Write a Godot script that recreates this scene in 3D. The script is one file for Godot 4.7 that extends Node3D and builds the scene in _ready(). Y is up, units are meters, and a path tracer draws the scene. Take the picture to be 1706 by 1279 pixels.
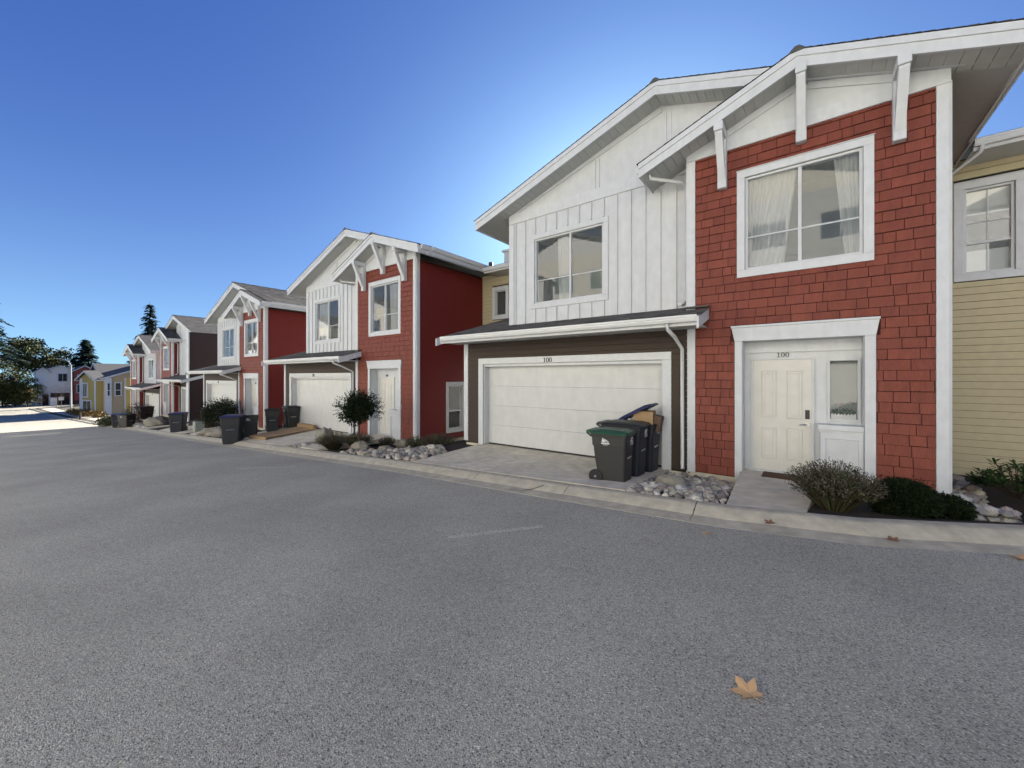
extends Node3D
# A sloping lane of townhouses in autumn shade. x runs along the row (uphill is +x), -z is behind the houses, y is up.

var M := {}
var rng := RandomNumberGenerator.new()
var XF := Transform3D()          # where mesh builders put what they are given (mirroring and side walls)
var names := {}

# ------------------------------------------------------------------ mesh building
class Mb:
	var v := PackedVector3Array()
	var c := PackedColorArray()
	var col := Color.WHITE
	var xf := Transform3D()
	var flip := false
	func t(a: Vector3, b: Vector3, d: Vector3):
		if flip:
			v.append(xf * a); v.append(xf * b); v.append(xf * d)
		else:
			v.append(xf * a); v.append(xf * d); v.append(xf * b)
		c.append(col); c.append(col); c.append(col)
	func q(a: Vector3, b: Vector3, d: Vector3, e: Vector3):
		t(a, b, d); t(a, d, e)
	func hexa(p: Array):   # bottom ring 0..3 counter-clockwise from above, top ring 4..7
		q(p[3], p[2], p[1], p[0]); q(p[4], p[5], p[6], p[7])
		for i in 4:
			var j := (i + 1) % 4
			q(p[i], p[j], p[j + 4], p[i + 4])
	func box(x0: float, x1: float, y0: float, y1: float, z0: float, z1: float):
		hexa([Vector3(x0, y0, z1), Vector3(x1, y0, z1), Vector3(x1, y0, z0), Vector3(x0, y0, z0), Vector3(x0, y1, z1), Vector3(x1, y1, z1), Vector3(x1, y1, z0), Vector3(x0, y1, z0)])
	func cbox(x0: float, x1: float, y0: float, y1: float, z0: float, z1: float, b := 0.004):   # front edges chamfered towards +z
		var r := [Vector2(x0, y0), Vector2(x1, y0), Vector2(x1, y1), Vector2(x0, y1)]
		var s := [Vector2(x0 + b, y0 + b), Vector2(x1 - b, y0 + b), Vector2(x1 - b, y1 - b), Vector2(x0 + b, y1 - b)]
		for i in 4:
			var j := (i + 1) % 4
			q(Vector3(r[i].x, r[i].y, z0), Vector3(r[j].x, r[j].y, z0), Vector3(r[j].x, r[j].y, z1 - b), Vector3(r[i].x, r[i].y, z1 - b))
			q(Vector3(r[i].x, r[i].y, z1 - b), Vector3(r[j].x, r[j].y, z1 - b), Vector3(s[j].x, s[j].y, z1), Vector3(s[i].x, s[i].y, z1))
		q(Vector3(s[0].x, s[0].y, z1), Vector3(s[1].x, s[1].y, z1), Vector3(s[2].x, s[2].y, z1), Vector3(s[3].x, s[3].y, z1))
		q(Vector3(r[3].x, r[3].y, z0), Vector3(r[2].x, r[2].y, z0), Vector3(r[1].x, r[1].y, z0), Vector3(r[0].x, r[0].y, z0))
	func poly(p: PackedVector2Array, z0: float, z1: float):   # outline in x,y pushed along z
		if Geometry2D.is_polygon_clockwise(p):
			p = p.duplicate(); p.reverse()
		var k := Geometry2D.triangulate_polygon(p)
		for i in range(0, k.size(), 3):
			var a := p[k[i]]; var b := p[k[i + 1]]; var d := p[k[i + 2]]
			if (b - a).cross(d - a) < 0:
				var w := b; b = d; d = w
			t(Vector3(a.x, a.y, z1), Vector3(b.x, b.y, z1), Vector3(d.x, d.y, z1))
			t(Vector3(a.x, a.y, z0), Vector3(d.x, d.y, z0), Vector3(b.x, b.y, z0))
		for i in p.size():
			var a2 := p[i]; var b2 := p[(i + 1) % p.size()]
			q(Vector3(a2.x, a2.y, z0), Vector3(b2.x, b2.y, z0), Vector3(b2.x, b2.y, z1), Vector3(a2.x, a2.y, z1))
	func polyx(p: PackedVector2Array, x0: float, x1: float):   # outline in z,y pushed along x
		var k := xf; var f := flip
		xf = k * Transform3D(Vector3(0, 0, 1), Vector3(0, 1, 0), Vector3(-1, 0, 0), Vector3.ZERO)
		poly(p, -x1, -x0)
		xf = k; flip = f
	func tube(path: Array, r: float, n := 8, r2 := -1.0):
		var rings := []
		for i in path.size():
			var d: Vector3 = (path[mini(i + 1, path.size() - 1)] - path[maxi(i - 1, 0)]).normalized()
			var s := d.cross(Vector3.UP if absf(d.y) < 0.95 else Vector3.RIGHT).normalized()
			var w := s.cross(d)
			var rr: float = r if r2 < 0 else lerpf(r, r2, float(i) / maxf(1, path.size() - 1))
			var ring := []
			for k in n:
				var a := TAU * k / n
				ring.append(path[i] + (s * cos(a) + w * sin(a)) * rr)
			rings.append(ring)
		for i in rings.size() - 1:
			for k in n:
				var l := (k + 1) % n
				q(rings[i][k], rings[i + 1][k], rings[i + 1][l], rings[i][l])
		for k in range(1, n - 1):
			t(rings[0][0], rings[0][k], rings[0][k + 1])
			t(rings[-1][0], rings[-1][k + 1], rings[-1][k])
	func ellipsoid(o: Vector3, r: Vector3, n := 8, m := 5, wob := 0.0, sd := 0):
		var fn := FastNoiseLite.new(); fn.seed = sd; fn.frequency = 0.9; fn.fractal_octaves = 2
		var pts := []
		for j in m + 1:
			var row := []
			for i in n:
				var e := PI * (float(j) / m - 0.5)
				var a := TAU * i / n
				var u := Vector3(cos(e) * cos(a), sin(e), cos(e) * sin(a))
				var w := 1.0 + fn.get_noise_3dv(u * 1.6) * wob
				row.append(o + Vector3(cos(e) * cos(a) * r.x, sin(e) * r.y, cos(e) * sin(a) * r.z) * w)
			pts.append(row)
		for j in m:
			for i in n:
				var k := (i + 1) % n
				q(pts[j][i], pts[j + 1][i], pts[j + 1][k], pts[j][k])
	func leaf(o: Vector3, d: Vector3, up: Vector3, l: float, w: float):
		var s := d.cross(up).normalized() * w * 0.5
		var m := o + d * l * 0.5 + up * l * 0.06
		t(o, m + s, m - s)
		t(m - s, m + s, o + d * l)
	func mesh(smooth := false) -> ArrayMesh:
		if smooth:
			var s := SurfaceTool.new()
			s.begin(Mesh.PRIMITIVE_TRIANGLES)
			for i in v.size():
				s.set_color(c[i]); s.set_smooth_group(0); s.add_vertex(v[i])
			s.index(); s.generate_normals()
			return s.commit()
		var a := []
		a.resize(Mesh.ARRAY_MAX)
		a[Mesh.ARRAY_VERTEX] = v; a[Mesh.ARRAY_COLOR] = c
		var am := ArrayMesh.new()
		am.add_surface_from_arrays(Mesh.PRIMITIVE_TRIANGLES, a)
		return am

func nb() -> Mb:
	var b := Mb.new()
	b.xf = XF
	b.flip = XF.basis.determinant() < 0
	return b

func pv(a: Array) -> PackedVector2Array:
	var p := PackedVector2Array()
	for i in range(0, a.size(), 2):
		p.append(Vector2(a[i], a[i + 1]))
	return p

# ------------------------------------------------------------------ nodes
func numbered(called: String) -> String:
	var n: int = names.get(called, 0)
	names[called] = n + 1
	return called if n == 0 else "%s_%03d" % [called, n]

func thing(called: String, label: String, category: String, at := Vector3.ZERO, turn := 0.0, group := "") -> Node3D:
	var o := Node3D.new()
	o.name = numbered(called)
	add_child(o)
	o.position = at; o.rotation.y = turn
	o.set_meta("label", label); o.set_meta("category", category)
	if group: o.set_meta("group", group)
	return o

func node(called: String, parent: Node3D) -> Node3D:
	var o := Node3D.new()
	o.name = called
	parent.add_child(o, true)
	return o

func part(called: String, b, m: Material, parent: Node3D, smooth := false, kind := "") -> MeshInstance3D:
	var o := MeshInstance3D.new()
	o.name = called
	o.mesh = b.mesh(smooth) if b is Mb else b
	o.material_override = m
	if kind: o.set_meta("kind", kind)
	parent.add_child(o, true)
	return o

func struct(called: String, b, m: Material, smooth := false) -> MeshInstance3D:
	var o := part(numbered(called), b, m, self, smooth, "structure")
	return o

func solo(called: String, b, m: Material, label: String, category: String, at: Vector3, turn := 0.0, group := "", smooth := false) -> MeshInstance3D:
	var o := part(numbered(called), b, m, self, smooth)
	o.position = at; o.rotation.y = turn
	o.set_meta("label", label); o.set_meta("category", category)
	if group: o.set_meta("group", group)
	return o

func dup(src: Node3D, label: String, at: Vector3, turn := 0.0) -> Node3D:
	var o: Node3D = src.duplicate()
	var stem := String(src.name).rstrip("0123456789").trim_suffix("_")
	o.name = numbered(stem)
	add_child(o)
	o.position = at; o.rotation.y = turn
	o.set_meta("label", label)
	return o

# ------------------------------------------------------------------ materials
func noise_tex(size: int, freq: float, lo: float, hi: float, sd: int, oct := 4, kind := FastNoiseLite.TYPE_SIMPLEX_SMOOTH) -> NoiseTexture2D:
	var n := FastNoiseLite.new()
	n.noise_type = kind; n.frequency = freq; n.seed = sd; n.fractal_octaves = oct
	var t := NoiseTexture2D.new()
	t.width = size; t.height = size; t.seamless = true; t.noise = n
	var g := Gradient.new()
	g.set_color(0, Color(lo, lo, lo)); g.set_color(1, Color(hi, hi, hi))
	t.color_ramp = g
	return t

func bump_tex(size: int, freq: float, strength: float, sd: int, oct := 4) -> NoiseTexture2D:
	var t := noise_tex(size, freq, 0, 1, sd, oct)
	t.color_ramp = null
	t.as_normal_map = true; t.bump_strength = strength
	return t

func mk(called: String, r: float, g: float, b: float, rough := 0.7, tex: Texture2D = null, sc := 1.0, nrm: Texture2D = null, ns := 1.0, detail: Texture2D = null, ds := 0.1, vc := false) -> StandardMaterial3D:
	var m := StandardMaterial3D.new()
	m.resource_name = called
	m.albedo_color = Color(r, g, b).linear_to_srgb()
	m.roughness = rough
	if tex or nrm:
		m.uv1_triplanar = true; m.uv1_world_triplanar = true
		m.uv1_scale = Vector3.ONE * sc
		m.uv1_triplanar_sharpness = 4.0
	if tex: m.albedo_texture = tex
	if nrm:
		m.normal_enabled = true; m.normal_texture = nrm; m.normal_scale = ns
	if detail:
		m.detail_enabled = true; m.detail_albedo = detail
		m.detail_blend_mode = BaseMaterial3D.BLEND_MODE_MUL
		m.detail_uv_layer = BaseMaterial3D.DETAIL_UV_2
		m.uv2_triplanar = true; m.uv2_world_triplanar = true; m.uv2_scale = Vector3.ONE * ds
	m.vertex_color_use_as_albedo = vc
	M[called] = m
	return m

func speck_tex(size: int, sd: int) -> Array:   # crushed stone in bitumen: [colour, normal]
	var g := RandomNumberGenerator.new(); g.seed = sd
	var h := Image.create_empty(size, size, false, Image.FORMAT_L8)
	var im := Image.create_empty(size, size, false, Image.FORMAT_RGB8)
	im.fill(Color(0.70, 0.70, 0.70)); h.fill(Color(0.4, 0.4, 0.4))
	for i in size * size / 8:
		var x := g.randi() % size; var y := g.randi() % size
		var k := g.randf()
		var s := 2 + (g.randi() % 3)
		var v := 0.73 + (k - 0.5) * 0.34
		if k > 0.985: v = 1.0
		if k < 0.08: v = 0.40
		var tint := g.randf_range(-0.012, 0.012)
		im.fill_rect(Rect2i(x, y, s + g.randi() % 3, s), Color(v + tint, v, v - tint))
		var hv := g.randf()
		h.fill_rect(Rect2i(x, y, s + 1, s), Color(hv, hv, hv))
	h.bump_map_to_normal_map(3.0)
	return [ImageTexture.create_from_image(im), ImageTexture.create_from_image(h)]

func grain_tex(size: int, sd: int, lo: float) -> Array:   # lengthwise wood grain pressed into cement board (runs along v)
	var n := FastNoiseLite.new(); n.seed = sd; n.frequency = 0.12; n.fractal_octaves = 3
	var im := Image.create_empty(size, size, false, Image.FORMAT_RGB8)
	var h := Image.create_empty(size, size, false, Image.FORMAT_L8)
	for y in size:
		for x in size:
			var a := TAU * x / size; var b := TAU * y / size
			var v := n.get_noise_3d(cos(a) * 60.0 + 3.0 * cos(b), sin(a) * 60.0 + 3.0 * sin(b), 9.0 * sin(b)) * 0.5 + 0.5
			var w := lerpf(lo, 1.0, v)
			im.set_pixel(x, y, Color(w, w, w)); h.set_pixel(x, y, Color(v, v, v))
	h.bump_map_to_normal_map(2.0)
	return [ImageTexture.create_from_image(im), ImageTexture.create_from_image(h)]

func materials():
	var sp := speck_tex(1024, 5)
	var blotch := noise_tex(512, 0.012, 0.78, 1.0, 11, 5)
	var soft := noise_tex(512, 0.012, 0.955, 1.0, 12, 5)
	var fine := noise_tex(512, 0.2, 0.82, 1.0, 13, 3)
	var finebump := bump_tex(512, 0.15, 4.0, 14, 3)
	var conc := noise_tex(512, 0.02, 0.84, 1.0, 15, 6)
	var gr := grain_tex(256, 3, 0.8)
	var rocktex := noise_tex(256, 0.06, 0.6, 1.0, 16, 5)
	var patch := noise_tex(512, 0.014, 0.87, 1.0, 17, 6)
	mk("asphalt", 0.84, 0.80, 0.66, 0.85, sp[0], 0.55, sp[1], 0.9, patch, 0.055)
	mk("line_paint", 0.95, 0.93, 0.80, 0.85, sp[0], 0.55, sp[1], 0.6)
	mk("concrete", 0.84, 0.76, 0.60, 0.9, conc, 0.35, finebump, 0.12, patch, 0.13)
	mk("curb", 0.60, 0.545, 0.42, 0.9, conc, 0.5, finebump, 0.12, patch, 0.2)
	mk("joint", 0.05, 0.048, 0.042, 0.95)
	mk("walk", 0.68, 0.61, 0.48, 0.9, conc, 0.3, finebump, 0.1)
	mk("soil", 0.045, 0.032, 0.024, 1.0, rocktex, 3.0, finebump, 1.2)
	mk("terrain", 0.09, 0.085, 0.06, 1.0, rocktex, 0.4)
	var streak := noise_tex(512, 0.02, 0.965, 1.0, 18, 5)
	var fade := noise_tex(512, 0.02, 0.86, 1.0, 19, 5)
	mk("white", 0.60, 0.62, 0.63, 0.5, soft, 0.5, finebump, 0.05, streak, 0.6)
	mk("white_board", 0.62, 0.64, 0.655, 0.55, soft, 0.6, gr[1], 0.12, streak, 0.7)
	mk("soffit", 0.50, 0.51, 0.49, 0.6, soft, 0.8)
	mk("gutter", 0.65, 0.665, 0.66, 0.35, soft, 0.4)
	mk("red", 0.265, 0.056, 0.029, 0.7, gr[0], 2.0, gr[1], 0.45, fade, 0.5)
	mk("red_b", 0.245, 0.051, 0.027, 0.7, gr[0], 2.1, gr[1], 0.45, fade, 0.5)
	mk("red_c", 0.290, 0.064, 0.035, 0.7, gr[0], 1.9, gr[1], 0.45, fade, 0.5)
	mk("seam", 0.03, 0.024, 0.018, 0.95)
	mk("red_gap", 0.055, 0.010, 0.006, 0.9)
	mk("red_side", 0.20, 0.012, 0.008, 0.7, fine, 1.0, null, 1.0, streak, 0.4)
	mk("brown", 0.043, 0.027, 0.017, 0.7, soft, 1.0, gr[1], 0.1)
	mk("brown_dark", 0.035, 0.018, 0.016, 0.75, soft, 1.0)
	mk("tan", 0.52, 0.455, 0.285, 0.7, soft, 0.8, gr[1], 0.1)
	mk("mustard", 0.40, 0.32, 0.11, 0.75, soft, 0.6)
	mk("ochre", 0.62, 0.42, 0.10, 0.75, soft, 0.6)
	mk("taupe", 0.42, 0.33, 0.20, 0.75, soft, 0.6)
	mk("pale_yellow", 0.72, 0.70, 0.62, 0.75, soft, 0.5)
	mk("far_white", 0.84, 0.83, 0.80, 0.7, soft, 0.5)
	mk("far_red", 0.22, 0.05, 0.05, 0.7)
	mk("roof", 0.102, 0.101, 0.102, 0.9, fine, 2.0, finebump, 0.4, null, 0.1, true)
	mk("roof_far", 0.085, 0.086, 0.09, 0.9, fine, 0.5)
	mk("garage_door", 0.585, 0.595, 0.58, 0.42, soft, 0.4, finebump, 0.04, streak, 0.4)
	mk("door", 0.62, 0.605, 0.55, 0.4, soft, 0.5)
	mk("door_dim", 0.20, 0.21, 0.18, 0.5)
	mk("metal", 0.55, 0.54, 0.52, 0.3).metallic = 0.9
	mk("black", 0.012, 0.012, 0.013, 0.4)
	mk("number", 0.015, 0.014, 0.014, 0.5)
	mk("bin", 0.022, 0.0225, 0.021, 0.55, soft, 2.0, finebump, 0.15)
	mk("bin_blue", 0.010, 0.012, 0.019, 0.55, soft, 2.0, finebump, 0.15)
	mk("bin_brown", 0.035, 0.02, 0.013, 0.6)
	mk("lid_green", 0.008, 0.055, 0.03, 0.42)
	mk("lid_black", 0.013, 0.013, 0.013, 0.42)
	mk("lid_blue", 0.010, 0.013, 0.07, 0.42)
	mk("decal", 0.6, 0.6, 0.6, 0.5)
	mk("cardboard", 0.34, 0.225, 0.12, 0.85, soft, 1.5)
	mk("cardboard_dark", 0.11, 0.07, 0.045, 0.9)
	mk("paper", 0.65, 0.65, 0.63, 0.8)
	mk("mat", 0.12, 0.05, 0.02, 1.0, rocktex, 6.0)
	mk("stone", 0.80, 0.76, 0.68, 0.85, rocktex, 4.0, finebump, 0.4, null, 0.1, true)
	mk("boulder", 0.42, 0.39, 0.31, 0.9, rocktex, 5.0, finebump, 1.0)
	mk("bark", 0.09, 0.065, 0.045, 0.95, rocktex, 4.0)
	mk("pole", 0.55, 0.56, 0.57, 0.4)
	mk("curtain", 0.26, 0.27, 0.26, 0.9).backlight = Color(0.2, 0.2, 0.2)
	mk("room", 0.06, 0.06, 0.055, 0.9)
	mk("blind", 0.55, 0.58, 0.56, 0.8)
	mk("planter_white", 0.7, 0.7, 0.68, 0.6)
	mk("flower", 0.16, 0.05, 0.08, 0.8)
	mk("green_box", 0.25, 0.27, 0.24, 0.7)
	mk("leaf_tan", 0.60, 0.37, 0.18, 0.8, soft, 9.0)
	mk("leaf_brown", 0.20, 0.10, 0.05, 0.9)
	for k in ["white", "white_board", "red", "red_b", "red_c", "garage_door", "red_side"]:
		M[k].uv2_scale = M[k].uv2_scale * Vector3(1.2, 0.3, 1.2)
	for k in ["foliage", "needles"]:
		var m := mk(k, 1, 1, 1, 0.65, null, 1.0, null, 1.0, null, 0.1, true)
		m.metallic_specular = 0.25
		m.backlight = Color(0.12, 0.16, 0.06) if k == "foliage" else Color(0.05, 0.06, 0.03)
	var gl := mk("glass", 0.6, 0.66, 0.64, 0.02)
	gl.transparency = BaseMaterial3D.TRANSPARENCY_ALPHA
	gl.albedo_color.a = 0.12
	gl.metallic_specular = 0.9
	mk("dark_glass", 0.02, 0.024, 0.028, 0.05)
	var mir := mk("sun_glass", 0.55, 0.56, 0.56, 0.05)
	mir.metallic = 1.0

# ------------------------------------------------------------------ the lie of the land
const PX := [-600.0, -125.0, -110.0, -95.0, -80.0, -70.0, -57.0, -48.0, -36.0, -24.0, -12.0, 0.0, 12.0, 60.0]
const PY := [-5.3, -5.3, -5.15, -4.9, -4.45, -3.95, -3.15, -2.55, -1.78, -1.12, -0.52, 0.05, 0.55, 2.3]
const CX := [-600.0, -150.0, -137.0, -125.0, -100.0, -80.0, -57.0, -40.0, -25.0, -14.0, -7.0, -4.0, -0.9, 0.45, 1.82, 3.2, 6.0, 10.0, 60.0]
const CZ := [-20.0, -9.0, 4.0, 3.3, 2.0, 1.2, 1.8, 2.5, 2.75, 2.65, 2.52, 2.6, 2.62, 2.44, 1.9, 1.05, -1.2, -5.0, -50.0]
func tab(xs: Array, ys: Array, x: float) -> float:
	for i in xs.size() - 1:
		if x <= xs[i + 1]:
			var t: float = clampf((x - xs[i]) / (xs[i + 1] - xs[i]), 0, 1)
			return lerpf(ys[i], ys[i + 1], t)
	return ys[-1]
func cy(x: float) -> float: return tab(PX, PY, x)
func cz(x: float) -> float: return tab(CX, CZ, x)
func road_y(x: float, z: float) -> float: return cy(x) - 0.10 + 0.012 * clampf(z - cz(x) - 0.5, 0.0, 6.0)
const HX := [-600.0, -62.0, -57.5, -46.0, -44.0, -34.0, -32.5, -22.2, -20.2, -10.3, -8.4, 1.7, 4.0, 60.0]
const HY := [-5.3, -3.3, -2.4, -2.4, -1.62, -1.62, -1.05, -1.05, -0.66, -0.66, -0.27, -0.27, -0.2, 1.5]
func ground_y(x: float, z: float) -> float:
	var c := cy(x) - 0.03
	var h := tab(HX, HY, x)
	var zc := maxf(cz(x) - 0.1, 0.4)
	return lerpf(h, c, smoothstep(0.0, 1.0, clampf(z / zc, 0.0, 1.0)))

func sheet(xs: Array, zf: Callable, nz: int, yf: Callable) -> Mb:   # zf(x) -> [z0, z1]
	var b := Mb.new()
	for i in xs.size() - 1:
		var a: Array = zf.call(xs[i]); var d: Array = zf.call(xs[i + 1])
		for k in nz:
			var t0 := float(k) / nz; var t1 := float(k + 1) / nz
			var p := []
			for w in [[xs[i], lerpf(a[0], a[1], t0)], [xs[i], lerpf(a[0], a[1], t1)], [xs[i + 1], lerpf(d[0], d[1], t1)], [xs[i + 1], lerpf(d[0], d[1], t0)]]:
				p.append(Vector3(w[0], yf.call(w[0], w[1]), w[1]))
			b.q(p[0], p[1], p[2], p[3])
	return b

func steps(a: float, b: float, d: float) -> Array:
	var r := []
	var n := int(ceil((b - a) / d))
	for i in n + 1: r.append(lerpf(a, b, float(i) / n))
	return r

func land():
	struct("terrain", sheet(steps(-600, -160, 40) + steps(-150, 40, 5) + [60.0, 120.0], func(_x): return [-300.0, 300.0], 60, func(x, z): return tab(PX, PY, x) - 0.9 - (0.0 if z > -30 else 0.0)), M.terrain)
	struct("ground", sheet(steps(-60, 12, 0.4), func(x): return [minf(-9.0, cz(x) - 9.0), cz(x) - 0.10], 40, func(x, z): return ground_y(x, z)), M.soil)
	struct("far_ground", sheet(steps(-150, -60, 3), func(x): return [-45.0, cz(x) - 0.1], 20, func(x, z): return lerpf(cy(x) + 0.3, cy(x) - 0.02, clampf((z + 8.0) / 8.0, 0, 1))), M.terrain)
	var road := struct("road", sheet(steps(-160, -60, 4) + steps(-59, 30, 0.5), func(x): return [cz(x) + 0.02, 13.0], 24, func(x, z): return road_y(x, z)), M.asphalt)
	# faded strokes of old paint
	for w in [[Vector2(-3.45, 5.17), Vector2(-2.69, 4.24)], [Vector2(-11.47, 4.79), Vector2(-10.28, 3.87)]]:
		var b := Mb.new()
		var d: Vector2 = (w[1] - w[0])
		var s := Vector2(-d.y, d.x).normalized() * 0.055
		var g := RandomNumberGenerator.new(); g.seed = 4
		for i in 40:
			var k0 := i / 40.0; var k1 := (i + g.randf_range(0.55, 1.0)) / 40.0
			var e := s * g.randf_range(0.5, 1.1)
			var pts := [w[0] + d * k0 - e, w[0] + d * k1 - e, w[0] + d * k1 + e, w[0] + d * k0 + e]
			var p3 := []
			for p in pts: p3.append(Vector3(p.x, road_y(p.x, p.y) + 0.004, p.y))
			b.q(p3[0], p3[3], p3[2], p3[1])
		part("painted_stroke", b, M.line_paint, road, false, "stuff")
	# rolled curb with its gutter pan, cast in lengths
	var prof := [[-0.14, -0.12], [-0.12, 0.0], [0.0, 0.004], [0.05, -0.004], [0.16, -0.05], [0.24, -0.092], [0.5, -0.107], [0.51, -0.16]]
	var curb := Node3D.new(); curb.name = "curb"; curb.set_meta("kind", "structure"); add_child(curb)
	var cuts := [-137.0, -110.0, -90.0, -70.0, -57.0, -50.0, -44.0, -38.0, -33.0, -28.0, -24.0, -20.5, -17.5, -14.2, -11.0, -8.0, -5.25, -3.2, -1.22, 1.9, 4.5, 8.0, 12.0]
	for i in cuts.size() - 1:
		var b := Mb.new()
		var xs := steps(cuts[i] + 0.006, cuts[i + 1] - 0.006, 0.35 if cuts[i] > -20 else 1.5)
		for k in xs.size() - 1:
			var ring := []
			for x in [xs[k], xs[k + 1]]:
				var t := Vector2(1, (cz(x + 0.4) - cz(x - 0.4)) / 0.8).normalized()
				var n := Vector2(-t.y, t.x)
				var row := []
				for p in prof:
					row.append(Vector3(x + n.x * p[0], cy(x) + p[1] + 0.012, cz(x) + n.y * p[0]))
				ring.append(row)
			for j in prof.size() - 1:
				b.q(ring[0][j], ring[0][j + 1], ring[1][j + 1], ring[1][j])
		part("curb_length", b, M.curb, curb)
	# a crack across the curb by the nearest driveway
	var cr := Mb.new()
	var cp := [Vector2(-3.62, 2.58), Vector2(-3.66, 2.72), Vector2(-3.80, 2.84), Vector2(-3.92, 2.98), Vector2(-4.12, 3.05)]
	for i in cp.size() - 1:
		var a: Vector2 = cp[i]; var d: Vector2 = cp[i + 1]
		var w := Vector2(0.0, 0.016 - 0.002 * i)
		var q := []
		for p in [a - w, d - w, d + w, a + w]: q.append(Vector3(p.x, cy(p.x) + 0.02 - clampf((p.y - 2.63) * 0.42, 0, 0.095), p.y))
		cr.q(q[3], q[2], q[1], q[0])
	part("crack", cr, M.joint, curb)
	drives()
	var side := struct("sidewalk", sheet(steps(-136, -62, 2), func(x): return [cz(x) - 2.4 - 0.01 * absf(x + 62), cz(x) - 1.0 + 0.85 * smoothstep(-80, -64, x)], 3, func(x, _z): return cy(x) + 0.03), M.walk)
	side.set_meta("kind", "structure")

func slab(called: String, p: Array, y: Array, m: Material, parent: Node3D = null) -> MeshInstance3D:   # four corners in x,z with heights, 12 cm thick
	var b := Mb.new()
	var lo := []; var hi := []
	for i in 4:
		hi.append(Vector3(p[i].x, y[i], p[i].y)); lo.append(Vector3(p[i].x, y[i] - 0.14, p[i].y))
	b.hexa(lo + hi)
	return struct(called, b, m) if parent == null else part(called, b, m, parent)

func drives():
	# the nearest driveway is two slabs with a sawn joint between them
	for h in [[0.0, -0.205, -7.62, -2.3, 3], [-12.04, -0.575, -7.62, -2.3, 2], [-23.9, -0.975, -7.62, -2.3, 2], [-42.77, -1.54, 2.3, 7.62, 1], [-55.1, -2.3, 2.3, 7.62, 1]]:
		var d := Node3D.new(); d.name = numbered("driveway"); d.set_meta("kind", "structure"); add_child(d)
		var x0: float = h[0] + h[2]; var x1: float = h[0] + h[3]
		var cut := [x0, lerpf(x0, x1, 0.47), x1] if h[4] > 1 else [x0, x1]
		for i in cut.size() - 1:
			var a: float = cut[i] + 0.004; var e: float = cut[i + 1] - 0.004
			slab("concrete_slab", [Vector2(a, cz(a) - 0.16), Vector2(e, cz(e) - 0.16), Vector2(e, -0.3), Vector2(a, -0.3)], [cy(a) + 0.012, cy(e) + 0.012, h[1], h[1]], M.concrete, d)
	slab("walkway", [Vector2(-0.88, cz(-0.88) - 0.13), Vector2(-0.02, cz(-0.02) - 0.13), Vector2(0.2, -0.31), Vector2(-1.02, -0.31)], [0.016, 0.045, -0.03, -0.03], M.walk)
	slab("walkway", [Vector2(-13.1, 2.5), Vector2(-12.0, 2.5), Vector2(-11.85, -0.31), Vector2(-13.05, -0.31)], [-0.53, -0.5, -0.4, -0.4], M.walk)
	slab("walkway", [Vector2(-24.9, 2.55), Vector2(-24.0, 2.55), Vector2(-23.7, -0.31), Vector2(-24.9, -0.31)], [-1.12, -1.08, -0.8, -0.8], M.walk)

# ------------------------------------------------------------------ house pieces
func holes(b: Mb, x0: float, x1: float, y0: float, y1: float, z0: float, z1: float, hs: Array):   # a wall with rectangular openings [x0,x1,y0,y1]
	var rects := [[x0, x1, y0, y1]]
	for h in hs: rects = cut_rects(rects, h)
	for r in rects: b.box(r[0], r[1], r[2], r[3], z0, z1)

func cut_rects(rects: Array, h: Array) -> Array:
	var out := []
	for r in rects:
		if h[0] >= r[1] or h[1] <= r[0] or h[2] >= r[3] or h[3] <= r[2]:
			out.append(r); continue
		if h[0] > r[0]: out.append([r[0], h[0], r[2], r[3]])
		if h[1] < r[1]: out.append([h[1], r[1], r[2], r[3]])
		var a := maxf(r[0], h[0]); var e := minf(r[1], h[1])
		if h[2] > r[2]: out.append([a, e, r[2], h[2]])
		if h[3] < r[3]: out.append([a, e, h[3], r[3]])
	return out

func lap(parent: Node3D, x0: float, x1: float, y0: float, y1: float, z: float, step: float, hs: Array, m: Material, single: bool, called := "siding_board"):
	var rects := []
	var y := y0
	while y < y1 - 0.01:
		rects.append([x0, x1, y, minf(y + step, y1)]); y += step
	for h in hs: rects = cut_rects(rects, h)
	var all := nb()
	for r in rects:
		if r[1] - r[0] < 0.01 or r[3] - r[2] < 0.012: continue
		var b := nb() if single else all
		var f := 0.016; var t := 0.004   # foot and head of a board
		b.hexa([Vector3(r[0], r[2] + 0.007, z + f), Vector3(r[1], r[2] + 0.007, z + f), Vector3(r[1], r[2] + 0.007, z - 0.01), Vector3(r[0], r[2] + 0.007, z - 0.01), Vector3(r[0], r[3], z + t), Vector3(r[1], r[3], z + t), Vector3(r[1], r[3], z - 0.01), Vector3(r[0], r[3], z - 0.01)])
		if single: part(called, b, m, parent)
	if not single: part("lap_siding", all, m, parent, false, "stuff")

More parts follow.
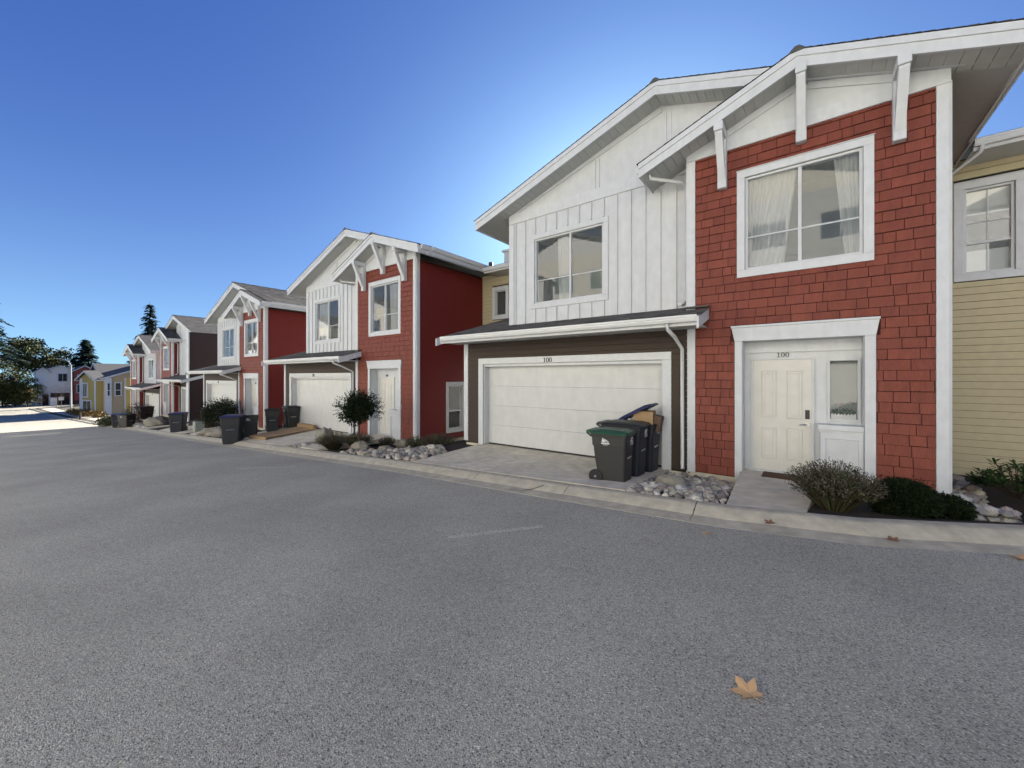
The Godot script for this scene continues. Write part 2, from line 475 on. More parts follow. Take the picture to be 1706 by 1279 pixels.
func shingles(parent: Node3D, x0: float, x1: float, y0: float, y1: float, z: float, hs: Array, most: int):
	var step := 0.1665
	var list := []
	var g := RandomNumberGenerator.new(); g.seed = 77
	var n := int(ceil((y1 - y0) / step))
	for j in n:
		var x := x0 - g.randf() * 0.2
		while x < x1:
			var w: float = [0.15, 0.19, 0.22, 0.26, 0.30, 0.36][g.randi() % 6]
			var r := [maxf(x, x0), minf(x + w - 0.009, x1), y0 + j * step + 0.007, minf(y0 + (j + 1) * step, y1)]
			x += w
			if r[1] - r[0] > 0.02:
				for c in hs.reduce(func(acc, h): return cut_rects(acc, h), [r]):
					if c[1] - c[0] > 0.015 and c[3] - c[2] > 0.015: list.append(c)
	var rest := nb()
	var reds := [M.red, M.red_b, M.red_c]
	list.sort_custom(func(a, b): return (a[1] - a[0]) * (a[3] - a[2]) * (2.0 if a[0] > -1.2 else 1.4) > (b[1] - b[0]) * (b[3] - b[2]) * (2.0 if b[0] > -1.2 else 1.4))
	for i in list.size():
		var r: Array = list[i]
		var b := nb() if i < most else rest
		var lip := 0.014 + g.randf() * 0.006
		var drop := g.randf_range(-0.004, 0.004)
		b.hexa([Vector3(r[0], r[2] + 0.004 + drop, z + lip), Vector3(r[1], r[2] + 0.004 + drop, z + lip), Vector3(r[1], r[2] + 0.004 + drop, z - 0.005), Vector3(r[0], r[2] + 0.004 + drop, z - 0.005), Vector3(r[0], r[3], z + 0.004), Vector3(r[1], r[3], z + 0.004), Vector3(r[1], r[3], z - 0.005), Vector3(r[0], r[3], z - 0.005)])
		if i < most: part("shingle", b, reds[g.randi() % 3], parent)
	if rest.v.size(): part("shingle_remainder" if most else "wall_shingles", rest, M.red, parent, false, "stuff")

func roofing(parent: Node3D, o: Vector3, du: Vector3, dv: Vector3, lu: float, lv: float, sd: int):   # asphalt tabs over a slope: o at the eave, du along it, dv up it
	var b := nb()
	var g := RandomNumberGenerator.new(); g.seed = sd
	var up := du.cross(dv).normalized()
	if up.y < 0: up = -up
	var n := int(ceil(lv / 0.145))
	for j in n:
		var v0 := j * 0.145; var v1 := minf(v0 + 0.16, lv)
		var u := -g.randf() * 0.2
		while u < lu:
			var w := g.randf_range(0.14, 0.32)
			var a := maxf(u, 0.0); var e := minf(u + w, lu)
			u += w
			if e <= a: continue
			var k := g.randf_range(0.45, 1.5)
			b.col = Color(k, k * g.randf_range(0.97, 1.0), k * g.randf_range(0.94, 1.02))
			var h := up * g.randf_range(0.010, 0.018)
			var p0 := o + du * a + dv * v0; var p1 := o + du * e + dv * v0
			var p2 := o + du * e + dv * v1; var p3 := o + du * a + dv * v1
			b.q(p0 + h, p1 + h, p2 + up * 0.002, p3 + up * 0.002)
			b.q(p0, p1, p1 + h, p0 + h)
			b.t(p0, p0 + h, p3); b.t(p1, p2, p1 + h)
	part("roof_shingles", b, M.roof, parent, false, "stuff")

func gutter(parent: Node3D, x0: float, x1: float, z: float, y: float):   # along x; y is the lip
	var b := nb()
	b.polyx(pv([z - 0.11, y - 0.005, z - 0.11, y - 0.12, z - 0.035, y - 0.12, z - 0.012, y - 0.07, z - 0.012, y - 0.045, z, y - 0.035, z, y, z - 0.012, y, z - 0.02, y - 0.03, z - 0.03, y - 0.1, z - 0.1, y - 0.1, z - 0.1, y]), x0, x1)
	part("gutter", b, M.gutter, parent)

func window(parent: Node3D, o: Array, z: float, s := {}):   # opening [x0,x1,y0,y1] in a wall whose face is z
	var w := node("window", parent)
	var x0: float = o[0]; var x1: float = o[1]; var y0: float = o[2]; var y1: float = o[3]
	var tr: float = s.get("trim", 0.12); var proud: float = s.get("proud", 0.03)
	var tm: Material = s.get("trim_mat", M.white_board)
	if tr > 0:
		for r in [[x0 - tr, x1 + tr, y1 + 0.001, y1 + tr], [x0 - tr, x1 + tr, y0 - tr, y0 - 0.001], [x0 - tr, x0 - 0.001, y0, y1], [x1 + 0.001, x1 + tr, y0, y1]]:
			var b := nb(); b.cbox(r[0], r[1], r[2], r[3], z - 0.02, z + proud); part("trim_board", b, tm, w)
		if s.get("cap", true):
			var cap := nb(); cap.box(x0 - tr - 0.01, x1 + tr + 0.01, y1 + tr + 0.001, y1 + tr + 0.014, z - 0.01, z + proud + 0.015); part("drip_cap", cap, M.white, w)
	var f := nb(); var fw := 0.045; var zi := z - 0.035
	for r in [[x0, x1, y1 - fw, y1], [x0, x1, y0, y0 + fw], [x0, x0 + fw, y0 + fw, y1 - fw], [x1 - fw, x1, y0 + fw, y1 - fw]]:
		f.cbox(r[0], r[1], r[2], r[3], zi - 0.07, zi + 0.02)
	part("frame", f, M.white, w)
	var cols := []
	if s.get("slider", true):
		var mx: float = (x0 + x1) / 2 + s.get("off", 0.0)
		var mb := nb(); mb.cbox(mx - 0.026, mx + 0.026, y0 + fw, y1 - fw, zi - 0.05, zi + 0.012); part("mullion", mb, M.white, w)
		cols = [[x0 + fw, mx - 0.026], [mx + 0.026, x1 - fw]]
	else:
		cols = [[x0 + fw, x1 - fw]]
	var rows := [[y0 + fw, y1 - fw]]
	if s.has("meet"):
		var ry: float = s.meet
		var rb := nb(); rb.cbox(x0 + fw, x1 - fw, ry - 0.03, ry + 0.03, zi - 0.05, zi + 0.012); part("meeting_rail", rb, M.white, w)
		rows = [[y0 + fw, ry - 0.03], [ry + 0.03, y1 - fw]]
	var gap: bool = s.get("double", false)
	for c in cols:
		for r in rows:
			for k in (2 if gap else 1):
				var p := nb(); var zp := zi - 0.02 - 0.018 * k
				p.q(Vector3(c[0], r[0], zp), Vector3(c[1], r[0], zp), Vector3(c[1], r[1], zp), Vector3(c[0], r[1], zp))
				part("pane", p, s.get("glass", M.glass), w)
	for my in s.get("muntins", []):
		for c in cols:
			var m := nb(); m.box(c[0], c[1], my - 0.011, my + 0.011, zi - 0.032, zi - 0.012); part("muntin", m, M.white, w)
	for mv in s.get("bars", []):
		var m := nb(); m.box(mv[0] - 0.01, mv[0] + 0.01, mv[1], mv[2], zi - 0.032, zi - 0.012); part("muntin", m, M.white, w)
	if s.get("room", true):
		var rm := nb(); var dz: float = s.get("deep", 1.2)
		rm.q(Vector3(x0 - 0.5, y0 - 0.6, zi - dz), Vector3(x1 + 0.5, y0 - 0.6, zi - dz), Vector3(x1 + 0.5, y1 + 0.3, zi - dz), Vector3(x0 - 0.5, y1 + 0.3, zi - dz))
		for e in [[x0 - 0.5, x0 - 0.5], [x1 + 0.5, x1 + 0.5]]:
			rm.q(Vector3(e[0], y0 - 0.6, zi - dz), Vector3(e[0], y1 + 0.3, zi - dz), Vector3(e[0], y1 + 0.3, zi - 0.18), Vector3(e[0], y0 - 0.6, zi - 0.18))
		for e in [y0 - 0.6, y1 + 0.3]:
			rm.q(Vector3(x0 - 0.5, e, zi - dz), Vector3(x1 + 0.5, e, zi - dz), Vector3(x1 + 0.5, e, zi - 0.18), Vector3(x0 - 0.5, e, zi - 0.18))
		part("room", rm, M.room, w)
	for cu in s.get("curtains", []):   # [x at head left, right, x at foot left, right]
		var b := nb(); var n := 22
		for i in n:
			var q := []
			for k in [i, i + 1]:
				var t := float(k) / n
				var dz := 0.02 * sin(k * 1.9) + 0.012 * sin(k * 0.7 + 1.0)
				q.append(Vector3(lerpf(cu[2], cu[3], t), y0 + 0.02, zi - 0.13 + dz)); q.append(Vector3(lerpf(cu[0], cu[1], t), y1, zi - 0.13 + dz))
			b.q(q[0], q[2], q[3], q[1])
		part("curtain", b, M.curtain, w, true)
	for sh in s.get("shades", []):
		var b := nb(); b.box(sh[0], sh[1], sh[2], sh[3], zi - 0.11, zi - 0.105); part("roller_shade", b, M.blind, w)
	for bl in s.get("blinds", []):   # [x0, x1, y0, y1]
		var b := nb(); var n := int((bl[3] - bl[2]) / 0.05)
		for i in n:
			var y: float = bl[2] + 0.05 * i
			b.q(Vector3(bl[0], y, zi - 0.10), Vector3(bl[1], y, zi - 0.10), Vector3(bl[1], y + 0.045, zi - 0.12), Vector3(bl[0], y + 0.045, zi - 0.12))
		part("blind", b, M.blind, w)
	return w

func gable(h: Node3D, xr: float, yr: float, xl: float, sl: float, xe: float, sr: float, z0: float, zf: float, wall_z: float, detail: int, covers := [true, true]):
	# a gable roof whose ridge runs along z: ridge (xr, yr), left eave at xl (slope sl), right eave at xe (slope sr), front rake at zf
	var roof := node("roof", h)
	var th := 0.28
	var yl := yr - sl * (xr - xl); var ye := yr - sr * (xe - xr)
	for side in [[xl, yl, sl, -1], [xe, ye, sr, 1]]:
		var x: float = side[0]; var y: float = side[1]; var sg: int = side[3]
		var deck := nb()
		deck.poly(pv([xr, yr, x, y, x, y - 0.05, xr, yr - 0.05]), z0, zf - 0.05)
		part("roof_deck", deck, M.roof_far, roof)
		# rake: a deep board and a narrower one over it
		var rk := nb(); rk.poly(pv([xr, yr - 0.02, x, y - 0.02, x, y - th, xr, yr - th]), zf - 0.045, zf)
		part("rake_board", rk, M.white_board, roof)
		var r2 := nb(); r2.poly(pv([xr, yr - 0.012, x, y - 0.012, x, y - 0.115, xr, yr - 0.115]), zf + 0.0005, zf + 0.022)
		part("rake_trim", r2, M.white_board, roof)
		# soffit boards from the rake back past the wall
		var len := sqrt((x - xr) * (x - xr) + (y - yr) * (y - yr))
		var n := int(len / 0.16)
		var all := nb()
		for i in n:
			var t0 := (i + 0.02) / n; var t1 := (i + 0.98) / n
			var b := nb() if detail > 1 else all
			var a0 := Vector2(lerpf(xr, x, t0), lerpf(yr, y, t0) - th + 0.03); var a1 := Vector2(lerpf(xr, x, t1), lerpf(yr, y, t1) - th + 0.03)
			b.poly(pv([a0.x, a0.y, a1.x, a1.y, a1.x, a1.y + 0.015, a0.x, a0.y + 0.015]), wall_z - 0.08, zf - 0.047)
			if detail > 1: part("soffit_board", b, M.soffit, roof)
		var under := nb(); under.poly(pv([xr, yr - th + 0.05, x, y - th + 0.05, x, y - th + 0.055, xr, yr - th + 0.055]), z0, zf - 0.05)
		part("soffit_back", under, M.soffit, roof)
		if detail <= 1: part("soffit_boards", all, M.soffit, roof, false, "stuff")
		# eave fascia and gutter along the side
		var fa := nb(); fa.box(minf(x, x - 0.03 * sg), maxf(x, x - 0.03 * sg), y - th + 0.01, y - 0.03, z0, zf - 0.05)
		part("fascia", fa, M.white_board, roof)
		var gu := nb()
		gu.poly(pv([x, y - 0.02, x, y - 0.14, x + 0.06 * sg, y - 0.14, x + 0.085 * sg, y - 0.09, x + 0.1 * sg, y - 0.05, x + 0.1 * sg, y - 0.015]), z0, zf - 0.09)
		part("gutter", gu, M.gutter, roof)
		if covers[0 if sg < 0 else 1]:
			roofing(roof, Vector3(x + 0.03 * sg, y - side[2] * 0.03, z0), Vector3(0, 0, 1), Vector3(xr - x, yr - y, 0).normalized(), zf + 0.03 - z0, len + 0.03, 5 + sg)
	var rc := nb()
	for i in 18:
		var a := zf + 0.035 - 0.55 * i
		if a < z0 + 0.6: break
		rc.hexa([Vector3(xr - 0.13, yr - 0.13 * sl + 0.0, a), Vector3(xr + 0.13, yr - 0.13 * sr, a), Vector3(xr + 0.13, yr - 0.13 * sr, a - 0.56), Vector3(xr - 0.13, yr - 0.13 * sl, a - 0.56), Vector3(xr - 0.03, yr + 0.045, a), Vector3(xr + 0.03, yr + 0.045, a), Vector3(xr + 0.03, yr + 0.03, a - 0.56), Vector3(xr - 0.03, yr + 0.03, a - 0.56)])
	rc.col = Color(0.8, 0.8, 0.8)
	part("ridge_cap", rc, M.roof, roof)
	return roof

func bracket(h: Node3D, x: float, yt: float, yb: float, reach: float):
	var k := node("bracket", h)
	var w := 0.075
	var b := nb(); b.cbox(x - w, x + w, yt - 0.15, yt, -0.0, reach + 0.03); part("beam", b, M.white_board, k)
	var p := nb(); p.cbox(x - w, x + w, yb, yt - 0.151, 0.022, 0.15, 0.008); part("post", p, M.white_board, k)
	var d := nb(); d.polyx(pv([0.15, yb + 0.13, 0.15, yb + 0.31, reach - 0.13, yt - 0.152, reach, yt - 0.152, reach, yt - 0.19]), x - w * 0.8, x + w * 0.8); part("brace", d, M.white_board, k)
	var bo := nb(); bo.tube([Vector3(x, yb + 0.09, 0.149), Vector3(x, yb + 0.09, 0.156)], 0.014, 8); part("bolt", bo, M.metal, k)

func numerals(h: Node3D, text: String, x: float, y: float, z: float, size: float, called := "house_number"):
	var t := TextMesh.new()
	var f := SystemFont.new(); f.font_names = PackedStringArray(["Droid Serif"])
	t.font = f; t.text = text; t.font_size = 64; t.pixel_size = size / 46.0; t.depth = 0.012
	var o := MeshInstance3D.new()
	o.name = called; o.mesh = t; o.material_override = M.number
	o.transform = XF * Transform3D(Basis(), Vector3(x, y, z + 0.006))
	if XF.basis.determinant() < 0: o.transform = Transform3D(Basis(), XF * Vector3(x, y, z + 0.006))
	h.add_child(o, true)

func pipe(h: Node3D, path: Array, r := 0.036):
	var b := nb(); b.tube(path, r, 8); part("downspout", b, M.gutter, h, true)

func house(at: Vector3, mirrored: bool, P: Dictionary) -> Node3D:
	var h := thing("townhouse", P.label, "house", at, 0.0, "red and white townhouses along the lane")
	XF = Transform3D(Basis.from_scale(Vector3(-1 if mirrored else 1, 1, 1)), Vector3.ZERO)
	var dt: int = P.detail
	var zu: float = P.get("zu", -0.4); var zg: float = P.get("zg", 0.0)
	var one := dt > 1
	# ---- entrance bay
	var win := [-0.935, 0.715, 3.735, 5.465]; var niche := [-0.974, 0.728, -0.3, 2.41]
	var fw := node("bay_wall", h)
	var b := nb(); holes(b, -1.94, 1.66, -0.16, 6.06, -0.16, -0.006, [win, niche])
	b.box(-1.94, -1.78, -0.16, 6.06, zu - 0.6, -0.161)
	part("sheathing", b, M.red_gap, fw)
	shingles(fw, -1.79, 1.52, -0.155, 6.06, 0.0, [[-1.065, 0.845, 3.605, 5.61], [-1.11, 0.865, -0.3, 2.42], [-1.165, 0.92, 2.41, 2.71]], 300 if one else 0)
	var foot := nb(); holes(foot, -1.9, 1.62, -0.9, -0.162, -9.0, -0.02, [[-1.05, 0.75, -0.9, -0.16]]); part("foundation", foot, M.concrete, h)
	# side walls of the bay
	for sd in [[1.66, 1, -9.0], [-1.94, -1, zu]]:
		var keep := XF
		XF = keep * (Transform3D(Vector3(0, 0, -1), Vector3.UP, Vector3(1, 0, 0), Vector3(sd[0], 0, 0)) if sd[1] > 0 else Transform3D(Vector3(0, 0, 1), Vector3.UP, Vector3(-1, 0, 0), Vector3(sd[0], 0, 0)))
		var L: float = -sd[2]
		var sidewin := []
		if sd[1] > 0 and P.get("side_window", false): sidewin = [[1.45, 2.17, 0.19, 1.79]]
		var wm: Material = P.get("side_mat", M.red_side)
		if sd[1] > 0:
			var sb := nb(); holes(sb, 0.161, 9.0, -0.16, 6.06, -0.16, -0.004, sidewin); part("sheathing", sb, M.red_gap, fw)
			lap(fw, 0.13, L, -0.14, 6.0, 0.0, 0.105, [[1.33, 2.29, 0.07, 1.92]] if sidewin.size() else [], wm, false)
			for o in sidewin: window(h, o, 0.0, {"slider": false, "meet": 0.86, "deep": 0.9})
			var cb := nb(); cb.cbox(0.0, 0.13, -0.2, 6.1, 0.0, 0.03); part("corner_board", cb, M.white_board, h)
		else:
			lap(fw, -0.4, -0.1, -0.14, 6.0, 0.0, 0.105, [], wm, false)
			var cb := nb(); cb.cbox(-0.1, 0.0, -0.2, 6.1, 0.0, 0.03); part("corner_board", cb, M.white_board, h)
		XF = keep
	for c in [[-1.94, -1.792], [1.522, 1.66]]:
		var cb := nb(); cb.cbox(c[0], c[1], -0.17, 6.06, -0.02, 0.032); part("corner_board", cb, M.white_board, h)
	# gable panel and frieze of the bay
	var rx := -0.14; var ry := 7.13; var sl := 0.39; var sr := 0.345
	var bl := -2.77; var be := 2.35
	var under := pv([-1.95, 6.06, 1.67, 6.06, 1.67, ry - sr * (1.67 - rx) - 0.25, rx, ry - 0.25, -1.95, ry - sl * (rx + 1.95) - 0.25])
	var gp := nb(); gp.poly(under, -0.16, 0.008); part("gable_panel", gp, M.white, h)
	for pc in Geometry2D.intersect_polygons(under, pv([-1.95, 6.062, 1.67, 6.062, 1.67, 6.30, -1.95, 6.30])):
		var fz := nb(); fz.poly(pc, 0.009, 0.036); part("frieze_board", fz, M.white_board, h)
	for sg in [[-1.95, sl], [1.67, sr]]:
		var y1: float = ry - sg[1] * absf(sg[0] - rx) - 0.252
		var rt := nb()
		for pc in Geometry2D.clip_polygons(pv([rx, ry - 0.252, sg[0], y1, sg[0], y1 - 0.13, rx, ry - 0.382]), pv([-3, 6.301, 3, 6.301, 3, 5, -3, 5])): rt.poly(pc, 0.009, 0.03)
		part("rake_frieze", rt, M.white_board, h)
	gable(h, rx, ry, bl, sl, be, sr, -2.2 if not P.has("bay_back") else P.bay_back, 0.5, 0.0, dt)
	for k in [[-1.30, 6.50, 5.33], [-0.09, 6.99, 5.78], [1.12, 6.54, 5.36]]: bracket(h, k[0], k[1] - 0.11, k[2], 0.5)
	window(h, win, 0.0, {"trim": 0.13, "muntins": [4.35], "off": 0.0, "deep": 1.6, "curtains": P.get("curtains", [])})
	entrance(h, P, dt)
	# ---- upper wall in board and batten
	var uw := [-5.93, -3.935, 3.72, 5.47]
	var up := node("upper_wall", h)
	b = nb(); holes(b, -6.78, -1.94, 2.7, 6.06, zu - 0.2, zu, [uw]); b.box(-6.78, -6.62, 0.0, 6.06, -9.0, zu - 0.201)
	part("panel", b, M.white, up)
	var hole := [-6.07, -3.795, 3.58, 5.61]
	var all := nb()
	for k in range(-1, 13):
		var x := -6.24 + 0.331 * k
		for r in cut_rects([[x - 0.022, x + 0.022, 2.9, 6.04]], hole):
			if r[3] - r[2] < 0.05: continue
			var bt := nb() if one else all
			bt.cbox(r[0], r[1], r[2], r[3], zu + 0.001, zu + 0.030, 0.003)
			if one: part("batten", bt, M.white, up)
	if not one: part("battens", all, M.white, up, false, "stuff")
	var uc := nb(); uc.cbox(-6.79, -6.62, 2.9, 6.05, zu - 0.02, zu + 0.03); part("corner_board", uc, M.white_board, h)
	var mr := 7.96; var mx := -2.56; var ms := 0.337; var ml := -7.66
	var und := pv([-6.79, 6.06, -1.2, 6.06, -1.2, mr - ms * 1.36 - 0.25, mx, mr - 0.25, -6.79, mr - ms * 4.23 - 0.25])
	var gb := nb(); gb.poly(und, zu - 0.2, zu + 0.004); part("gable_panel", gb, M.white, h)
	for pc in Geometry2D.intersect_polygons(und, pv([-6.79, 6.045, -1.8, 6.045, -1.8, 6.335, -6.79, 6.335])):
		var fz := nb(); fz.poly(pc, zu + 0.005, zu + 0.03); part("frieze_board", fz, M.white_board, h)
	for x in [-4.1, -2.42]:
		for e in [-0.07, 0.035]:
			var ts := nb(); ts.box(x + e, x + e + 0.035, 6.336, mr - ms * absf(x - mx) - 0.40, zu + 0.004, zu + 0.02); part("gable_batten", ts, M.white, h)
	var rf := nb(); rf.poly(pv([mx, mr - 0.252, -6.79, mr - ms * 4.23 - 0.252, -6.5, mr - ms * 3.94 - 0.30, mx, mr - 0.39]), zu + 0.005, zu + 0.025); part("rake_frieze", rf, M.white_board, h)
	gable(h, mx, mr, ml, ms, 2.40, ms, -9.0, 0.1, zu, dt)
	window(h, uw, zu, {"trim": 0.13, "proud": 0.028, "cap": false, "trim_mat": M.white, "muntins": [4.35], "off": 0.08, "deep": 1.5, "curtains": P.get("upper_curtains", [])})
	var inn := nb(); inn.box(-6.6, 1.49, -0.6, 6.05, -9.0, -2.3); inn.box(-8.0, -6.61, -0.6, 2.9, -3.2, -1.5); inn.box(-7.98, -1.8, -0.5, 2.9, zg - 0.75, zg - 0.6); part("inner_wall", inn, M.room, h)
	for e in [-9.0, zu - 0.5]:
		var gi := nb(); gi.poly(pv([-6.7, 6.051, 1.6, 6.051, -2.56, 7.6]), e, e + 0.1); part("attic_wall", gi, M.room, h)
	# ---- garage
	var gw := node("garage_wall", h)
	var door := [-7.43, -2.43, -0.3, 2.1]
	b = nb(); holes(b, -8.16, -1.90, -0.2, 2.95, zg - 0.3, zg - 0.012, [door]); b.box(-8.16, -8.0, -0.2, 2.95, -3.3, zg - 0.301)
	part("sheathing", b, M.seam, gw)
	lap(gw, -8.03, -1.936, -0.16, 2.86, zg, 0.125, [[-7.6, -2.25, -0.3, 2.265]], M.brown, one)
	var ft := nb(); ft.box(-8.12, -7.45, -0.8, -0.161, zg - 0.3, zg - 0.02); ft.box(-2.4, -1.9, -0.8, -0.161, zg - 0.3, zg - 0.02); ft.box(-8.12, -8.0, -0.8, -0.2, -3.3, zg - 0.31); part("foundation", ft, M.concrete, h)
	var gc := nb(); gc.cbox(-8.18, -8.02, -0.14, 2.86, zg - 0.02, zg + 0.03); part("corner_board", gc, M.white_board, h)
	for r in [[-7.6, -7.431, -0.19, 2.101, 0.035], [-2.429, -2.25, -0.19, 2.101, 0.035], [-7.6, -2.25, 2.102, 2.265, 0.035]]:
		var tb := nb(); tb.cbox(r[0], r[1], r[2], r[3], zg - 0.02, zg + r[4]); part("garage_trim", tb, M.white_board, h)
	for r in [[-7.43, -7.40, -0.19, 2.03], [-2.46, -2.43, -0.19, 2.03], [-7.43, -2.43, 2.031, 2.10]]:
		var tb := nb(); tb.box(r[0], r[1], r[2], r[3], zg - 0.24, zg - 0.021); part("garage_jamb", tb, M.white, h)
	var gd := node("garage_door", h)
	for i in 4:
		var pb := nb(); var y0 := -0.19 + i * 0.556
		pb.cbox(-7.40, -2.46, y0 + (0.03 if i == 0 else 0.001), y0 + 0.555, zg - 0.26, zg - 0.2, 0.0025); part("door_section", pb, M.garage_door, gd)
	var seal := nb(); seal.box(-7.40, -2.46, -0.2, -0.161, zg - 0.255, zg - 0.205); part("bottom_seal", seal, M.black, gd)
	if P.has("number"): numerals(h, P.number, -5.25, 2.17, zg + 0.036, 0.115)
	# skirt roof over the garage
	var sk := node("skirt_roof", h)
	var xs0 := -8.40; var xs1 := -1.56; var ze := 0.80; var ye := 2.855; var ss := 0.29
	var f := func(z: float) -> float: return ye + ss * (ze - z)
	var dk := nb()
	dk.polyx(pv([ze, ye, 0.0, f.call(0.0), 0.0, f.call(0.0) - 0.05, ze, ye - 0.05]), xs0, xs1)
	dk.polyx(pv([0.0, f.call(0.0), zu, f.call(zu), zu, f.call(zu) - 0.05, 0.0, f.call(0.0) - 0.05]), xs0, -1.95)
	dk.polyx(pv([zu, f.call(zu), -3.3, f.call(-3.3), -3.3, f.call(-3.3) - 0.05, zu, f.call(zu) - 0.05]), xs0, -6.79)
	part("roof_deck", dk, M.roof_far, sk)
	var upv := Vector3(0, ss, -1).normalized()
	roofing(sk, Vector3(xs0 - 0.02, ye + 0.002, ze + 0.02), Vector3(1, 0, 0), upv, 6.45, 1.26, 21)
	roofing(sk, Vector3(xs0 - 0.02, f.call(zu) + 0.002, zu), Vector3(1, 0, 0), upv, 1.62, 3.0, 22)
	roofing(sk, Vector3(-1.97, ye + 0.002, ze + 0.02), Vector3(1, 0, 0), upv, 0.44, 0.84, 23)
	gutter(sk, xs0 + 0.14, xs1 - 0.02, ze + 0.12, ye + 0.01)
	var fa := nb(); fa.box(xs0 + 0.02, xs1 - 0.02, ye - 0.17, ye - 0.01, ze - 0.03, ze); part("fascia", fa, M.white_board, sk)
	for e in [[xs0, -3.3], [xs1, 0.02]]:
		var rk := nb(); rk.polyx(pv([ze + 0.13, f.call(ze + 0.13) + 0.005, e[1], f.call(e[1]) + 0.005, e[1], f.call(e[1]) - 0.2, ze + 0.13, f.call(ze + 0.13) - 0.2]), e[0] - 0.018, e[0] + 0.018); part("rake_board", rk, M.white_board, sk)
	var so := nb(); so.box(xs0 + 0.02, xs1 - 0.02, ye - 0.15, ye - 0.13, zg + 0.02, ze - 0.031); part("soffit", so, M.soffit, sk)
	var fl := nb(); fl.box(-1.95, xs1 + 0.03, f.call(0.0) + 0.02, f.call(0.0) + 0.05, 0.02, 0.14); part("flashing", fl, M.black, sk)
	# downspouts
	pipe(h, [Vector3(-2.62, 5.97, 0.30), Vector3(-2.6, 5.86, 0.26), Vector3(-2.1, 5.80, -0.2), Vector3(-2.02, 5.74, zu + 0.09), Vector3(-2.02, 3.36, zu + 0.09), Vector3(-2.06, 3.28, zu + 0.16), Vector3(-2.16, 3.24, zu + 0.25)])
	pipe(h, [Vector3(-2.10, ye - 0.08, ze + 0.05), Vector3(-2.10, ye - 0.22, ze + 0.05), Vector3(-2.05, ye - 0.34, ze - 0.25), Vector3(-2.02, ye - 0.55, zg + 0.09), Vector3(-2.02, -0.02, zg + 0.09), Vector3(-2.0, -0.10, zg + 0.14)])
	XF = Transform3D()
	return h

